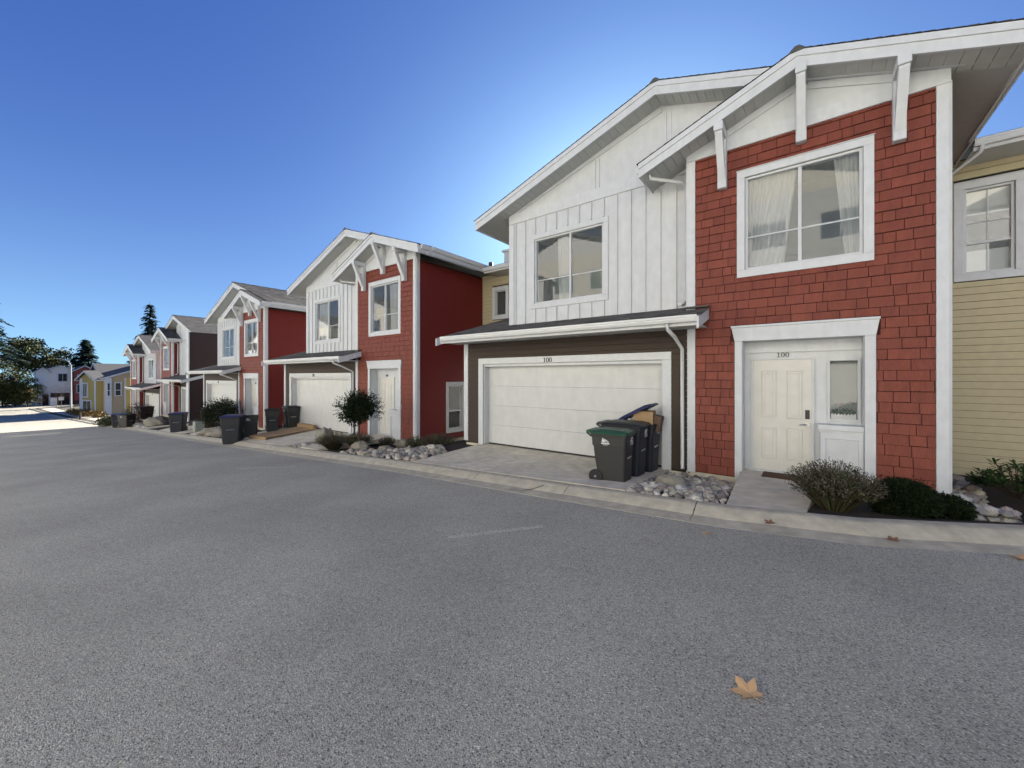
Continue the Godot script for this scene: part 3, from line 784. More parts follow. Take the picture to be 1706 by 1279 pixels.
func entrance(h: Node3D, P: Dictionary, dt: int):
	var en := node("entrance", h)
	var zb := -0.30
	for r in [[-1.10, -0.975, -0.18, 2.409], [0.729, 0.865, -0.14, 2.409]]:
		var b := nb(); b.cbox(r[0], r[1], r[2], r[3], -0.02, 0.04, 0.006); part("trim_board", b, M.white_board, en)
	var hd := nb(); hd.poly(pv([-1.10, 2.41, 0.865, 2.41, 0.905, 2.66, -1.15, 2.66]), -0.02, 0.05); part("header", hd, M.white_board, en)
	var cap := nb(); cap.cbox(-1.16, 0.915, 2.661, 2.70, -0.01, 0.07); part("header_cap", cap, M.white_board, en)
	for r in [[-1.1, -0.968, -0.165, 2.404, zb, -0.021], [0.722, 0.85, -0.165, 2.404, zb, -0.021], [-1.1, 0.85, 2.4045, 2.5, zb, -0.021]]:
		var b := nb(); b.box(r[0], r[1], r[2], r[3], r[4], r[5]); part("reveal", b, M.white, en)
	var back := nb(); holes(back, -1.1, 0.86, -0.16, 2.5, zb - 0.1, zb, [[0.31, 0.67, 1.02, 2.02]]); part("back_panel", back, M.white, en)
	var bm := nb(); bm.box(-0.967, 0.721, 2.2, 2.404, zb + 0.001, zb + 0.03); part("beam_board", bm, M.white_board, en)
	for r in [[-0.87, -0.832, -0.03, 2.06], [0.060, 0.098, -0.03, 2.06], [-0.87, 0.098, 2.0605, 2.09]]:
		var b := nb(); b.cbox(r[0], r[1], r[2], r[3], zb + 0.0005, zb + 0.03); part("door_casing", b, M.white, en)
	var dr := node("door", h)
	var sl := nb(); sl.box(-0.832, 0.06, 0.0, 2.06, zb + 0.0005, zb + 0.012); part("leaf", sl, M.door, dr)
	for r in [[-0.70, -0.46, 0.98, 1.86], [-0.31, -0.07, 0.98, 1.86], [-0.70, -0.46, 0.22, 0.80], [-0.31, -0.07, 0.22, 0.80]]:
		var b := nb()
		var w := 0.022
		for e in [[r[0], r[1], r[3] - w, r[3]], [r[0], r[1], r[2], r[2] + w], [r[0], r[0] + w, r[2] + w, r[3] - w], [r[1] - w, r[1], r[2] + w, r[3] - w]]: b.cbox(e[0], e[1], e[2], e[3], zb + 0.012, zb + 0.021, 0.007)
		b.cbox(r[0] + 0.05, r[1] - 0.05, r[2] + 0.05, r[3] - 0.05, zb + 0.012, zb + 0.020, 0.007)
		part("door_panel", b, M.door, dr)
	if dt > 1:
		var lk := nb(); lk.cbox(-0.035, 0.028, 0.99, 1.15, zb + 0.012, zb + 0.035, 0.006); part("keypad_lock", lk, M.black, dr)
		var lv := nb(); lv.tube([Vector3(0.0, 0.89, zb + 0.012), Vector3(0.0, 0.89, zb + 0.05)], 0.03, 10); lv.tube([Vector3(0.0, 0.89, zb + 0.05), Vector3(-0.06, 0.89, zb + 0.055), Vector3(-0.12, 0.885, zb + 0.05)], 0.009, 6); part("lever_handle", lv, M.metal, dr)
	var th := nb(); th.box(-0.9, 0.12, -0.05, -0.004, zb + 0.001, zb + 0.06); part("threshold", th, M.white, dr)
	if P.has("number"): numerals(en, P.number, -0.365, 2.147, zb + 0.001, 0.085)
	var sd := node("sidelight", h)
	for r in [[0.27, 0.309, 0.98, 2.06], [0.671, 0.71, 0.98, 2.06], [0.309, 0.671, 2.021, 2.06], [0.309, 0.671, 0.98, 1.019]]:
		var b := nb(); b.cbox(r[0], r[1], r[2], r[3], zb + 0.0005, zb + 0.028); part("frame", b, M.white, sd)
	var p := nb(); p.q(Vector3(0.31, 1.02, zb - 0.01), Vector3(0.67, 1.02, zb - 0.01), Vector3(0.67, 2.02, zb - 0.01), Vector3(0.31, 2.02, zb - 0.01)); part("pane", p, M.glass, sd)
	var sb := nb(); sb.q(Vector3(0.2, 0.9, zb - 0.2), Vector3(0.8, 0.9, zb - 0.2), Vector3(0.8, 2.1, zb - 0.2), Vector3(0.2, 2.1, zb - 0.2)); part("blind", sb, M.door_dim, sd)
	var hw := nb(); hw.box(0.17, 0.7215, -0.16, 0.80, zb + 0.001, -0.03); part("half_wall", hw, M.white, en)
	for r in [[0.17, 0.245, -0.15, 0.70], [0.66, 0.7215, -0.15, 0.70], [0.17, 0.7215, 0.701, 0.80]]:
		var b := nb(); b.cbox(r[0], r[1], r[2], r[3], -0.0295, -0.008); part("half_wall_trim", b, M.white_board, en)
	var lg := nb(); lg.cbox(0.14, 0.7215, 0.845, 0.935, zb + 0.001, 0.02); part("ledge_board", lg, M.white_board, en)
	var lf := nb(); lf.box(0.155, 0.7215, 0.801, 0.844, zb + 0.001, -0.005); part("ledge", lf, M.white_board, en)
	var fl := nb(); fl.box(-1.0, 0.75, -0.5, -0.06, zb, 0.0); part("porch_slab", fl, M.walk, en)

# ------------------------------------------------------------------ neighbours and far buildings
func back_wing(h: Node3D, x0: float, x1: float, y0: float, yg: float, xg0: float, xg1: float, win: Array, single: bool, s: Dictionary):
	# the tan wall set back between two houses, with its eave in front of it
	var w := node("rear_wall", h)
	var b := nb(); holes(b, x0, x1, y0 - 0.5, yg, -3.5, -3.312, [win]); part("sheathing", b, M.seam, w)
	lap(w, x0, x1, y0, yg - 0.02, -3.3, 0.145, [[win[0] - 0.14, win[1] + 0.14, win[2] - 0.16, win[3] + 0.2]], M.tan, single)
	window(h, win, -3.3, s)
	var r := node("rear_roof", h)
	var so := nb(); so.box(xg0, xg1, yg - 0.16, yg - 0.14, -3.31, -2.53); part("soffit", so, M.soffit, r)
	var fa := nb(); fa.box(xg0, xg1, yg - 0.19, yg - 0.03, -2.53, -2.5); part("fascia", fa, M.white_board, r)
	gutter(r, xg0, xg1, -2.39, yg - 0.01)
	var dk := nb(); dk.polyx(pv([-2.45, yg - 0.01, -9.0, yg + 1.9, -9.0, yg + 1.8, -2.45, yg - 0.06]), xg0, xg1); part("roof_deck", dk, M.roof_far, r)
	roofing(r, Vector3(xg0, yg - 0.005, -2.42), Vector3(1, 0, 0), Vector3(0, 1.91, -6.55).normalized(), xg1 - xg0, 3.6, 31)

func tan_house():
	var h := thing("tan_house", "tan house wall with a white framed sash window, right of the red bay", "house", Vector3.ZERO)
	var win := [2.50, 3.16, 3.80, 5.50]
	back_wing(h, 1.67, 7.0, -0.24, 6.12, 2.45, 7.0, win, true, {"slider": false, "meet": 4.42, "trim": 0.14, "double": true, "bars": [[2.83, 4.45, 5.46], [2.83, 3.84, 4.39]], "muntins": [4.82], "shades": [[2.5, 3.16, 5.0, 5.5], [2.5, 3.16, 3.8, 4.28]]})
	var ft := nb(); ft.box(1.68, 7.0, -0.9, -0.245, -3.5, -3.32); part("foundation", ft, M.concrete, h)
	pipe(h, [Vector3(2.56, 6.0, -2.45), Vector3(2.54, 5.9, -2.5), Vector3(1.85, 5.45, -3.15), Vector3(1.76, 5.3, -3.22), Vector3(1.76, -0.1, -3.22)])
	var pn := nb(); pn.cbox(3.30, 4.3, 3.66, 5.72, -3.32, -3.272); part("white_panel", pn, M.white, h)

func simple_window(h: Node3D, o: Array, z: float, glass: Material, tr := 0.12):   # set in an opening
	window(h, o, z, {"trim": tr, "glass": glass, "slider": o[1] - o[0] > 1.0, "room": false, "cap": false})
	var bk := nb(); bk.box(o[0], o[1], o[2], o[3], z - 0.2, z - 0.17); part("window_backing", bk, M.black, h)

func planted_window(h: Node3D, o: Array, z: float, tr := 0.14):   # a small far window: boards round a dark pane
	var w := node("window", h)
	for r in [[o[0] - tr, o[1] + tr, o[3], o[3] + tr], [o[0] - tr, o[1] + tr, o[2] - tr, o[2]], [o[0] - tr, o[0], o[2], o[3]], [o[1], o[1] + tr, o[2], o[3]]]:
		var b := nb(); b.box(r[0], r[1], r[2], r[3], z, z + 0.08); part("trim_board", b, M.white_board, w)
	var p := nb(); p.box(o[0], o[1], o[2], o[3], z, z + 0.03); part("pane", p, M.dark_glass, w)
	var mu := nb()
	if o[1] - o[0] > 0.8: mu.box((o[0] + o[1]) / 2 - 0.04, (o[0] + o[1]) / 2 + 0.04, o[2], o[3], z + 0.031, z + 0.06)
	else: mu.box(o[0], o[1], lerpf(o[2], o[3], 0.42) - 0.04, lerpf(o[2], o[3], 0.42) + 0.04, z + 0.031, z + 0.06)
	part("mullion", mu, M.white_board, w)

func opposite(x: float, label: String, wall: Material, trim: Material, eave: float, sd: int):
	var y := cy(x) + 0.2
	var h := thing("facing_house", label, "house", Vector3(x, y, 18.5), PI, "sunlit houses across the lane")
	var ws := []
	for r in [0, 1, 2]:
		for k in [-3.4, -0.2, 3.2]:
			if k > 0 or (r == 1 and k < -1.0): continue
			ws.append([k - 0.85, k + 0.85, 3.5 + r * 2.75, 5.0 + r * 2.75])
	var b := nb(); holes(b, -5.6, 5.6, -1.5, eave, -0.3, 0.0, ws); b.box(-5.6, -5.3, -1.5, eave, -10, -0.301); b.box(5.3, 5.6, -1.5, eave, -10, -0.301); b.box(-5.6, 5.6, -1.5, eave, -10.3, -10.0)
	part("wall", b, wall, h)
	var gb := nb(); gb.poly(pv([-5.6, eave, 5.6, eave, 0, eave + 2.0]), -0.3, 0.0); part("gable", gb, trim, h)
	for sg in [-1, 1]:
		var rf := nb(); rf.poly(pv([0, eave + 2.25, 6.3 * sg, eave, 6.3 * sg, eave - 0.2, 0, eave + 2.05]), -10.6, 0.6); part("roof", rf, M.roof_far, h)
	var by := nb(); by.box(1.2, 5.0, 2.95, eave - 1.6, 0.001, 0.9); part("bay", by, trim, h)
	var brf := nb(); brf.poly(pv([0.8, eave - 1.6, 5.4, eave - 1.6, 3.1, eave - 0.5]), 0.002, 1.3); part("bay_roof", brf, M.roof_far, h)
	var aw := nb(); aw.polyx(pv([0.5, 2.55, 0.002, 2.75, 0.002, 2.65, 0.5, 2.45]), -5.2, 0.6); part("awning_roof", aw, M.roof_far, h)
	for yw in [3.7, 6.7]: planted_window(h, [2.1, 4.1, yw, yw + 1.6], 0.905)
	for w in ws: simple_window(h, w, 0.0, M.sun_glass)
	var gd := nb(); gd.cbox(-4.9, 0.2, -1.0, 2.1, 0.002, 0.03); part("garage_door", gd, M.garage_door, h)
	var dr := nb(); dr.cbox(2.4, 3.3, -0.6, 2.1, 0.002, 0.03); part("door", dr, M.door, h)
	for yb in [2.9, 5.7, 8.45]:
		var bd := nb(); bd.box(-5.6, 5.6, yb, yb + 0.22, 0.002, 0.04); part("band_board", bd, M.white_board, h)
	lap(h, -5.4, 5.4, -0.5, eave, 0.002, 0.2, [[-5.0, 0.3, -1.0, 2.2], [2.3, 3.4, -1.0, 2.2]] + ws.map(func(w): return [w[0] - 0.13, w[1] + 0.13, w[2] - 0.13, w[3] + 0.13]) + [[-5.6, 5.6, 2.88, 3.14], [-5.6, 5.6, 5.68, 5.94], [-5.6, 5.6, 8.43, 8.69]], wall, false)
	for c in [-5.6, 5.44]:
		var cb := nb(); cb.box(c, c + 0.16, -1.0, eave, 0.001, 0.03); part("corner_board", cb, M.white_board, h)

func far_house_gable(h: Node3D, x0: float, x1: float, y0: float, y1: float, z0: float, z1: float, rise: float, wall: Material, along_x: bool, over := 0.5):
	# a block under a gable roof; along_x: the ridge runs along x
	var b := nb(); b.box(x0, x1, y0, y1, z0, z1); part("wall", b, wall, h)
	if along_x:
		var g := nb(); g.polyx(pv([z0, y1, z1, y1, (z0 + z1) / 2, y1 + rise]), x0 + 0.02, x1 - 0.02); part("gable", g, wall, h)
		var zm := (z0 + z1) / 2; var sl := rise / ((z1 - z0) / 2)
		for sg in [-1, 1]:
			var ze: float = (z1 + over) if sg > 0 else (z0 - over)
			var ye := y1 - over * sl
			var r := nb(); r.polyx(pv([zm, y1 + rise + 0.12, ze, ye + 0.12, ze, ye, zm, y1 + rise]), x0 - over, x1 + over); part("roof", r, M.roof_far, h)
			for xe in [x0 - over - 0.04, x1 + over + 0.001]:
				var k := nb(); k.polyx(pv([zm, y1 + rise + 0.1, ze, ye + 0.1, ze, ye - 0.14, zm, y1 + rise - 0.14]), xe, xe + 0.04); part("rake_board", k, M.white_board, h)
			var f := nb(); f.box(x0 - over, x1 + over, ye - 0.12, ye + 0.1, minf(ze, ze + 0.05 * sg), maxf(ze, ze + 0.05 * sg)); part("fascia", f, M.white_board, h)
	else:
		var g := nb(); g.poly(pv([x0, y1, x1, y1, (x0 + x1) / 2, y1 + rise]), z0 + 0.02, z1 - 0.02); part("gable", g, wall, h)
		var xm := (x0 + x1) / 2; var sl := rise / ((x1 - x0) / 2)
		for sg in [-1, 1]:
			var xe: float = (x1 + over) if sg > 0 else (x0 - over)
			var ye := y1 - over * sl
			var r := nb(); r.poly(pv([xm, y1 + rise + 0.12, xe, ye + 0.12, xe, ye, xm, y1 + rise]), z0 - over, z1 + over); part("roof", r, M.roof_far, h)
			var k := nb(); k.poly(pv([xm, y1 + rise + 0.1, xe, ye + 0.1, xe, ye - 0.14, xm, y1 + rise - 0.14]), z1 + over + 0.001, z1 + over + 0.05); part("rake_board", k, M.white_board, h)
			var f := nb(); f.box(minf(xe, xe + 0.05 * sg), maxf(xe, xe + 0.05 * sg), ye - 0.12, ye + 0.1, z0 - over, z1 + over); part("fascia", f, M.white_board, h)

func east_windows(h: Node3D, x: float, list: Array):   # windows on a wall that faces +x: [z0, z1, y0, y1]
	XF = Transform3D(Vector3(0, 0, -1), Vector3.UP, Vector3(1, 0, 0), Vector3(x, 0, 0))
	for w in list: planted_window(h, [-w[1], -w[0], w[2], w[3]], 0.003)
	XF = Transform3D()

func far_buildings():
	# mustard and taupe house past the end of the row, turned toward the bend
	var h := thing("corner_house", "mustard yellow and taupe house with white trim past the end of the red row", "house", Vector3(-95, -4.8, -1.9), deg_to_rad(20.0))
	far_house_gable(h, -4.2, 0.0, -0.6, 6.2, -0.5, 0.4, 1.25, M.mustard, false, 0.45)
	far_house_gable(h, -4.0, 0.3, -0.6, 6.35, -14.0, -0.5, 2.3, M.taupe, true, 0.45)
	for w in [[-3.2, -2.2, 3.2, 5.3], [-3.2, -1.2, 0.5, 2.4]]: planted_window(h, w, 0.404, 0.2)
	var fp := nb(); fp.box(-4.2, -3.5, -0.5, 6.3, 0.405, 0.45); part("white_panel", fp, M.white_board, h)
	for c in [[-0.25, 0.06]]:
		var p := nb(); p.box(c[0], c[1], -0.5, 6.2, 0.405, 0.46); part("corner_board", p, M.white_board, h)
	var pw := nb(); pw.box(0.305, 0.6, -0.5, 6.3, -1.4, -0.55); part("projecting_bay", pw, M.white, h)
	var oc := nb(); oc.box(0.305, 0.36, -0.5, 6.3, -14.0, -3.5); part("ochre_wall", oc, M.ochre, h)
	var ocb := nb(); ocb.box(0.305, 0.40, -0.5, 6.3, -3.49, -3.3); part("corner_board", ocb, M.white_board, h)
	east_windows(h, 0.3, [[-2.75, -2.05, 3.3, 5.4]])
	east_windows(h, 0.6, [[-1.12, -0.82, 3.3, 5.4]])
	# white and dark red row across the end of the lane
	h = thing("end_house", "tall white house with grey roof and dark garage at the end of the lane", "house", Vector3(-150, -5.3, 0))
	far_house_gable(h, -10.0, 0.0, -0.5, 9.0, -3.1, 0.6, 0.75, M.far_white, true, 0.5)
	far_house_gable(h, -9.0, 0.4, -0.5, 8.3, 0.6, 2.7, 0.9, M.far_white, true, 0.35)
	east_windows(h, 0.0, [[-2.3, -0.9, 5.9, 7.7]])
	var dg := nb(); dg.box(0.005, 0.06, 0.0, 2.9, -2.9, 0.4); part("garage_opening", dg, M.brown_dark, h)
	var ds := nb(); ds.box(0.405, 0.45, 0.0, 2.6, 0.7, 1.7); part("dark_door", ds, M.brown_dark, h)
	h = thing("end_house", "dark red house with white window trim behind the lamp post", "house", Vector3(-148, -5.3, 0))
	far_house_gable(h, -10.0, 0.0, -0.5, 8.6, -7.0, -3.4, 1.2, M.far_red, true, 0.45)
	east_windows(h, 0.0, [[-5.2, -4.0, 6.4, 7.4], [-5.1, -3.9, 3.0, 5.0]])
	var cbx := nb(); cbx.box(0.01, 0.08, 0.0, 8.4, -6.8, -6.2); part("corner_board", cbx, M.white_board, h)
	h = thing("end_house", "long grey shingled roof rising behind the mustard house", "house", Vector3(-104, -5.2, 0))
	far_house_gable(h, -15.0, 0.0, -0.5, 6.9, -20.0, -3.4, 2.5, M.taupe, false, 0.5)
	far_house_gable(h, -2.0, 0.9, -0.5, 6.95, -12.0, -7.5, 1.0, M.far_red, true, 0.4)
	var fn := nb()
	for i in 30: fn.box(0.0, 0.08, 0.0, 1.3, -8.0 + i * 0.18, -7.88 + i * 0.18)
	fn.box(0.02, 0.06, 0.3, 0.4, -8.0, -2.7); fn.box(0.02, 0.06, 1.0, 1.1, -8.0, -2.7)
	solo("picket_fence", fn, M.brown_dark, "low dark fence in front of the dark red house", "fence", Vector3(-139, -5.2, 0))

# ------------------------------------------------------------------ plants
func greens(k: float, kind: int) -> Color:
	match kind:
		0: return Color(0.012, 0.020, 0.008) * k     # dark shrub
		1: return Color(0.060, 0.070, 0.034) * k     # grey-green heath
		2: return Color(0.030, 0.070, 0.018) * k     # glossy laurel
		3: return Color(0.014, 0.028, 0.020) * k     # fir
		4: return Color(0.055, 0.065, 0.022) * k     # maple
		5: return Color(0.13, 0.085, 0.03) * k      # turning maple
		6: return Color(0.070, 0.115, 0.020) * k     # hedge
	return Color(0.030, 0.014, 0.012) * k

func rdir(g: RandomNumberGenerator) -> Vector3:
	var z := g.randf_range(-1, 1); var a := g.randf() * TAU; var r := sqrt(1 - z * z)
	return Vector3(r * cos(a), z, r * sin(a))

func leaf_cloud(b: Mb, o: Vector3, r: Vector3, n: int, l: float, w: float, kind: int, g: RandomNumberGenerator, shell := 0.55):
	for i in n:
		var d := rdir(g)
		var k := pow(g.randf_range(pow(shell, 3), 1.0), 1.0 / 3.0)
		if g.randf() < 0.06: k *= g.randf_range(1.05, 1.22)
		var p := o + d * r * k
		b.col = greens(g.randf_range(0.55, 1.6), kind)
		var dir := (d + rdir(g) * 0.9).normalized()
		b.leaf(p, dir, rdir(g), l * g.randf_range(0.6, 1.3), w * g.randf_range(0.7, 1.2))

func ball_tree(at: Vector3, h: float, r: float, label: String, sd: int, kind := 0, n := 2600):
	var g := RandomNumberGenerator.new(); g.seed = sd
	var t := thing("standard_tree", label, "tree", at)
	var tr := Mb.new(); tr.tube([Vector3(0, -0.1, 0), Vector3(0.02, h * 0.4, 0.01), Vector3(0, h - r * 0.5, 0)], 0.025, 7, 0.018)
	for i in 9:
		var d := rdir(g); d.y = absf(d.y) * 0.8 + 0.1
		tr.tube([Vector3(0, h - r * 0.8, 0), Vector3(0, h - r * 0.4, 0) + d * r * 0.5, Vector3(0, h, 0) + d * Vector3(1, 0.7, 1) * r * 0.9], 0.010, 5, 0.004)
	part("trunk", tr, M.bark, t)
	var b := Mb.new()
	leaf_cloud(b, Vector3(0, h, 0), Vector3(r, r * 0.78, r) * 0.72, n / 2, 0.06, 0.04, kind, g, 0.2)
	for i in 15:
		var d := rdir(g)
		leaf_cloud(b, Vector3(0, h, 0) + d * Vector3(r, r * 0.75, r) * 0.55, Vector3(r, r * 0.8, r) * 0.52, n / 15, 0.06, 0.04, kind, g, 0.2)
	for i in 420:   # loose twigs poking out
		var d := rdir(g); if d.y < -0.6: continue
		var p := Vector3(0, h, 0) + d * Vector3(r, r * 0.8, r) * g.randf_range(0.7, 1.0)
		for k in 4:
			b.col = greens(g.randf_range(0.6, 1.5), kind)
			b.leaf(p + d * 0.05 * k, (d + rdir(g) * 0.7).normalized(), rdir(g), 0.055, 0.03)
	part("crown", b, M.foliage, t)

func mound(at: Vector3, r: Vector3, label: String, sd: int, kind := 0, n := 2400, l := 0.045, tight := false):
	var g := RandomNumberGenerator.new(); g.seed = sd
	var t := thing("shrub", label, "shrub", at)
	var st := Mb.new()
	for i in 14:
		var a := g.randf() * TAU
		st.tube([Vector3(cos(a) * 0.05, -0.05, sin(a) * 0.05), Vector3(cos(a) * r.x * 0.5, r.y * 0.8, sin(a) * r.z * 0.5)], 0.008, 5, 0.004)
	part("stems", st, M.bark, t, false, "stuff")
	var b := Mb.new()
	if tight:
		leaf_cloud(b, Vector3(0, r.y * 0.45, 0), r * Vector3(0.9, 0.68, 0.9), n / 2, l * 1.6, l, kind, g, 0.1)
		leaf_cloud(b, Vector3(0, r.y * 0.5, 0), r * Vector3(1, 0.75, 1), n, l, l * 0.6, kind, g, 0.75)
	for i in (0 if tight else 12):
		var d := rdir(g); d.y = absf(d.y)
		leaf_cloud(b, d * r * Vector3(0.5, 0.55, 0.5) + Vector3(0, r.y * 0.2, 0), r * Vector3(0.55, 0.5, 0.55), n / 12, l, l * 0.6, kind, g, 0.3)
	part("foliage", b, M.foliage, t)

func wispy(at: Vector3, r: float, h: float, label: String, sd: int, n := 900, seeds := true):
	var g := RandomNumberGenerator.new(); g.seed = sd
	var t := thing("grassy_shrub", label, "shrub", at)
	var b := Mb.new(); var s := Mb.new()
	for i in n:
		var a := g.randf() * TAU; var k := sqrt(g.randf())
		var lean := k * r
		var base := Vector3(cos(a), 0, sin(a)) * k * r * 0.28
		var tip := Vector3(cos(a) * lean, h * g.randf_range(0.55, 1.0) * (1.0 - 0.35 * k * k), sin(a) * lean)
		var mid := base.lerp(tip, 0.55) + Vector3(0, h * 0.08, 0)
		var w := Vector3(-sin(a), 0, cos(a)).rotated(Vector3.UP, g.randf_range(-1.0, 1.0)) * g.randf_range(0.003, 0.007)
		b.col = greens(g.randf_range(0.6, 1.7), 1) if g.randf() < 0.75 else greens(g.randf_range(1.0, 2.0), 7)
		b.q(base - w, base + w, mid + w * 0.8, mid - w * 0.8)
		b.t(mid - w * 0.8, mid + w * 0.8, tip)
		for j in 4:
			var p := mid.lerp(tip, g.randf())
			b.leaf(p, (tip - mid).normalized() + rdir(g) * 0.6, rdir(g), 0.04, 0.009)
		if seeds and g.randf() < 0.7:
			for j in 3:
				s.col = Color(0.10, 0.085, 0.07) * g.randf_range(0.6, 1.7)
				var p := tip + rdir(g) * 0.025
				s.leaf(p, rdir(g), rdir(g), 0.022, 0.014)
	part("blades", b, M.foliage, t, false, "stuff")
	if seeds: part("seed_heads", s, M.foliage, t, false, "stuff")

func laurel(at: Vector3, label: String, sd: int):
	var g := RandomNumberGenerator.new(); g.seed = sd
	var t := thing("laurel_bush", label, "shrub", at)
	var st := Mb.new(); var b := Mb.new()
	for i in 64:
		var a := g.randf() * TAU; var k := sqrt(g.randf())
		var tip := Vector3(cos(a) * k * 0.5, g.randf_range(0.2, 0.62) * (1.1 - k * 0.5), sin(a) * k * 0.45)
		st.tube([Vector3(cos(a) * 0.04, -0.05, sin(a) * 0.04), tip * Vector3(0.7, 0.6, 0.7), tip], 0.008, 5, 0.004)
		for j in 13:
			var e := j * 2.4
			var d := Vector3(cos(e), g.randf_range(-0.1, 0.75), sin(e)).normalized()
			b.col = greens(g.randf_range(0.6, 1.7), 2)
			b.leaf(tip + Vector3(0, -0.008 * j, 0), d, Vector3.UP, g.randf_range(0.09, 0.15), g.randf_range(0.028, 0.042))
	part("stems", st, M.bark, t, false, "stuff")
	part("foliage", b, M.foliage, t)

func conifer(at: Vector3, H: float, R: float, bare: float, label: String, sd: int, dens := 1.0, size := 0.55):
	var g := RandomNumberGenerator.new(); g.seed = sd
	var t := thing("conifer", label, "tree", at)
	var tr := Mb.new(); tr.tube([Vector3(0, -1, 0), Vector3(0.1, H * 0.5, 0), Vector3(0, H, 0)], H * 0.016, 7, 0.03)
	var b := Mb.new()
	var lv := int(H * 2.2 * dens)
	for i in lv:
		var f := float(i) / lv
		var y := lerpf(H * bare, H * 0.985, f)
		var rr := R * pow(1.0 - f, 0.8) * g.randf_range(0.55, 1.12) + 0.15
		var nb_ := 5 + int(3 * (1 - f))
		for k in nb_:
			var a := g.randf() * TAU
			var L := rr * g.randf_range(0.55, 1.1)
			var out := Vector3(cos(a), 0, sin(a))
			var tip := Vector3(0, y, 0) + out * L + Vector3(0, -L * g.randf_range(0.1, 0.38), 0)
			if L > 1.0: tr.tube([Vector3(0, y, 0), tip], 0.05, 4, 0.015)
			var n := int(5 + L * 5)
			for j in n:
				var u := float(j + 1) / n
				var p := Vector3(0, y, 0).lerp(tip, u) + Vector3(0, L * 0.1 * sin(u * PI), 0)
				var side := out.cross(Vector3.UP) * (1.0 if g.randf() < 0.5 else -1.0)
				b.col = greens(g.randf_range(0.5, 1.9), 3)
				b.leaf(p + rdir(g) * 0.12, (out * 0.6 + side * g.randf_range(0.2, 1.0) + Vector3(0, -0.35, 0)).normalized(), Vector3.UP, size * g.randf_range(0.7, 1.5), size * 0.55)
	part("trunk", tr, M.bark, t)
	part("crown", b, M.needles, t)

func broadleaf(at: Vector3, H: float, R: float, label: String, sd: int, clumps := 70, per := 60, lean := 0.35, turning := 0.25, low := 0.35):
	var g := RandomNumberGenerator.new(); g.seed = sd
	var t := thing("broadleaf_tree", label, "tree", at)
	var tr := Mb.new(); var b := Mb.new()
	tr.tube([Vector3(0, -1, 0), Vector3(0.2, H * 0.25, 0), Vector3(0, H * 0.6, 0.2)], H * 0.02, 7, H * 0.008)
	for i in clumps:
		var d := rdir(g)
		var k := sqrt(g.randf_range(0.12, 1.0))
		var p := Vector3(d.x * R * k, H * lerpf(low, 0.92, 0.5 + 0.5 * d.y * k), d.z * R * k)
		if i % 3 == 0: tr.tube([Vector3(0, H * g.randf_range(0.25, 0.5), 0), p * Vector3(0.55, 0.9, 0.55), p], 0.09, 5, 0.02)
		var kind := 5 if g.randf() < turning * (1.0 if d.z < 0 else 0.5) else 4
		leaf_cloud(b, p, Vector3(1.25, 0.6, 1.25) * R * 0.2, per, R * 0.085, R * 0.06, kind, g, 0.2)
	part("trunk", tr, M.bark, t)
	part("crown", b, M.foliage, t)

# ------------------------------------------------------------------ small things
var stone_shapes := []
func stone_shape(sd: int) -> Mb:
	var g := RandomNumberGenerator.new(); g.seed = sd
	var b := Mb.new()
	var k := g.randf_range(0.5, 1.5)
	var pal := [Color(0.55, 0.53, 0.52), Color(0.9, 0.88, 0.84), Color(0.75, 0.68, 0.60), Color(0.62, 0.66, 0.60), Color(0.45, 0.43, 0.45), Color(1.35, 1.33, 1.28), Color(0.8, 0.72, 0.70), Color(1.1, 1.05, 0.95)]
	b.col = pal[sd % pal.size()] * g.randf_range(0.55, 1.35)
	b.ellipsoid(Vector3.ZERO, Vector3(1, g.randf_range(0.5, 0.75), g.randf_range(0.6, 0.95)), 10, 7, 0.6, sd)
	return b

func stone_bed(poly: PackedVector2Array, n: int, most: int, sd: int, lo: float, hi: float, pile := 0.04):
	if stone_shapes.is_empty():
		for i in 16: stone_shapes.append(stone_shape(100 + i).mesh(true))
	var g := RandomNumberGenerator.new(); g.seed = sd
	var bed := Node3D.new(); bed.name = numbered("river_stone_bed"); bed.set_meta("kind", "structure"); add_child(bed)
	var lo2 := poly[0]; var hi2 := poly[0]
	for p in poly: lo2 = lo2.min(p); hi2 = hi2.max(p)
	var put := []
	var tries := 0
	while put.size() < n and tries < n * 60:
		tries += 1
		var p := Vector2(g.randf_range(lo2.x, hi2.x), g.randf_range(lo2.y, hi2.y))
		if not Geometry2D.is_point_in_polygon(p, poly): continue
		var r := lerpf(lo, hi, pow(g.randf(), 1.8))
		var high := 0.0
		var bad := false
		for o in put:
			var d: float = p.distance_to(o[0])
			if d < (r + o[1]) * 0.62:
				if o[2] > 0.0 or tries < n * 6: bad = true; break
				high = maxf(high, (o[1] + r) * 0.5)
		if bad: continue
		put.append([p, r, high])
	for i in mini(put.size(), most):
		var o: Array = put[i]
		var m := MeshInstance3D.new()
		m.name = "stone"
		m.mesh = stone_shapes[g.randi() % 16]
		m.material_override = M.stone
		m.transform = Transform3D(Basis.from_euler(Vector3(g.randf_range(-0.3, 0.3), g.randf() * TAU, g.randf_range(-0.3, 0.3))).scaled_local(Vector3.ONE * o[1]), Vector3(o[0].x, ground_y(o[0].x, o[0].y) + o[1] * 0.3 + o[2] + pile * 0.3, o[0].y))
		bed.add_child(m, true)

func boulder(at: Vector3, r: Vector3, label: String, sd: int, turn := 0.0):
	var b := Mb.new(); b.col = Color.WHITE
	b.ellipsoid(Vector3.ZERO, r, 20, 12, 0.42, sd)
	solo("boulder", b, M.boulder, label, "boulder", at, turn, "boulders among the river stones", true)

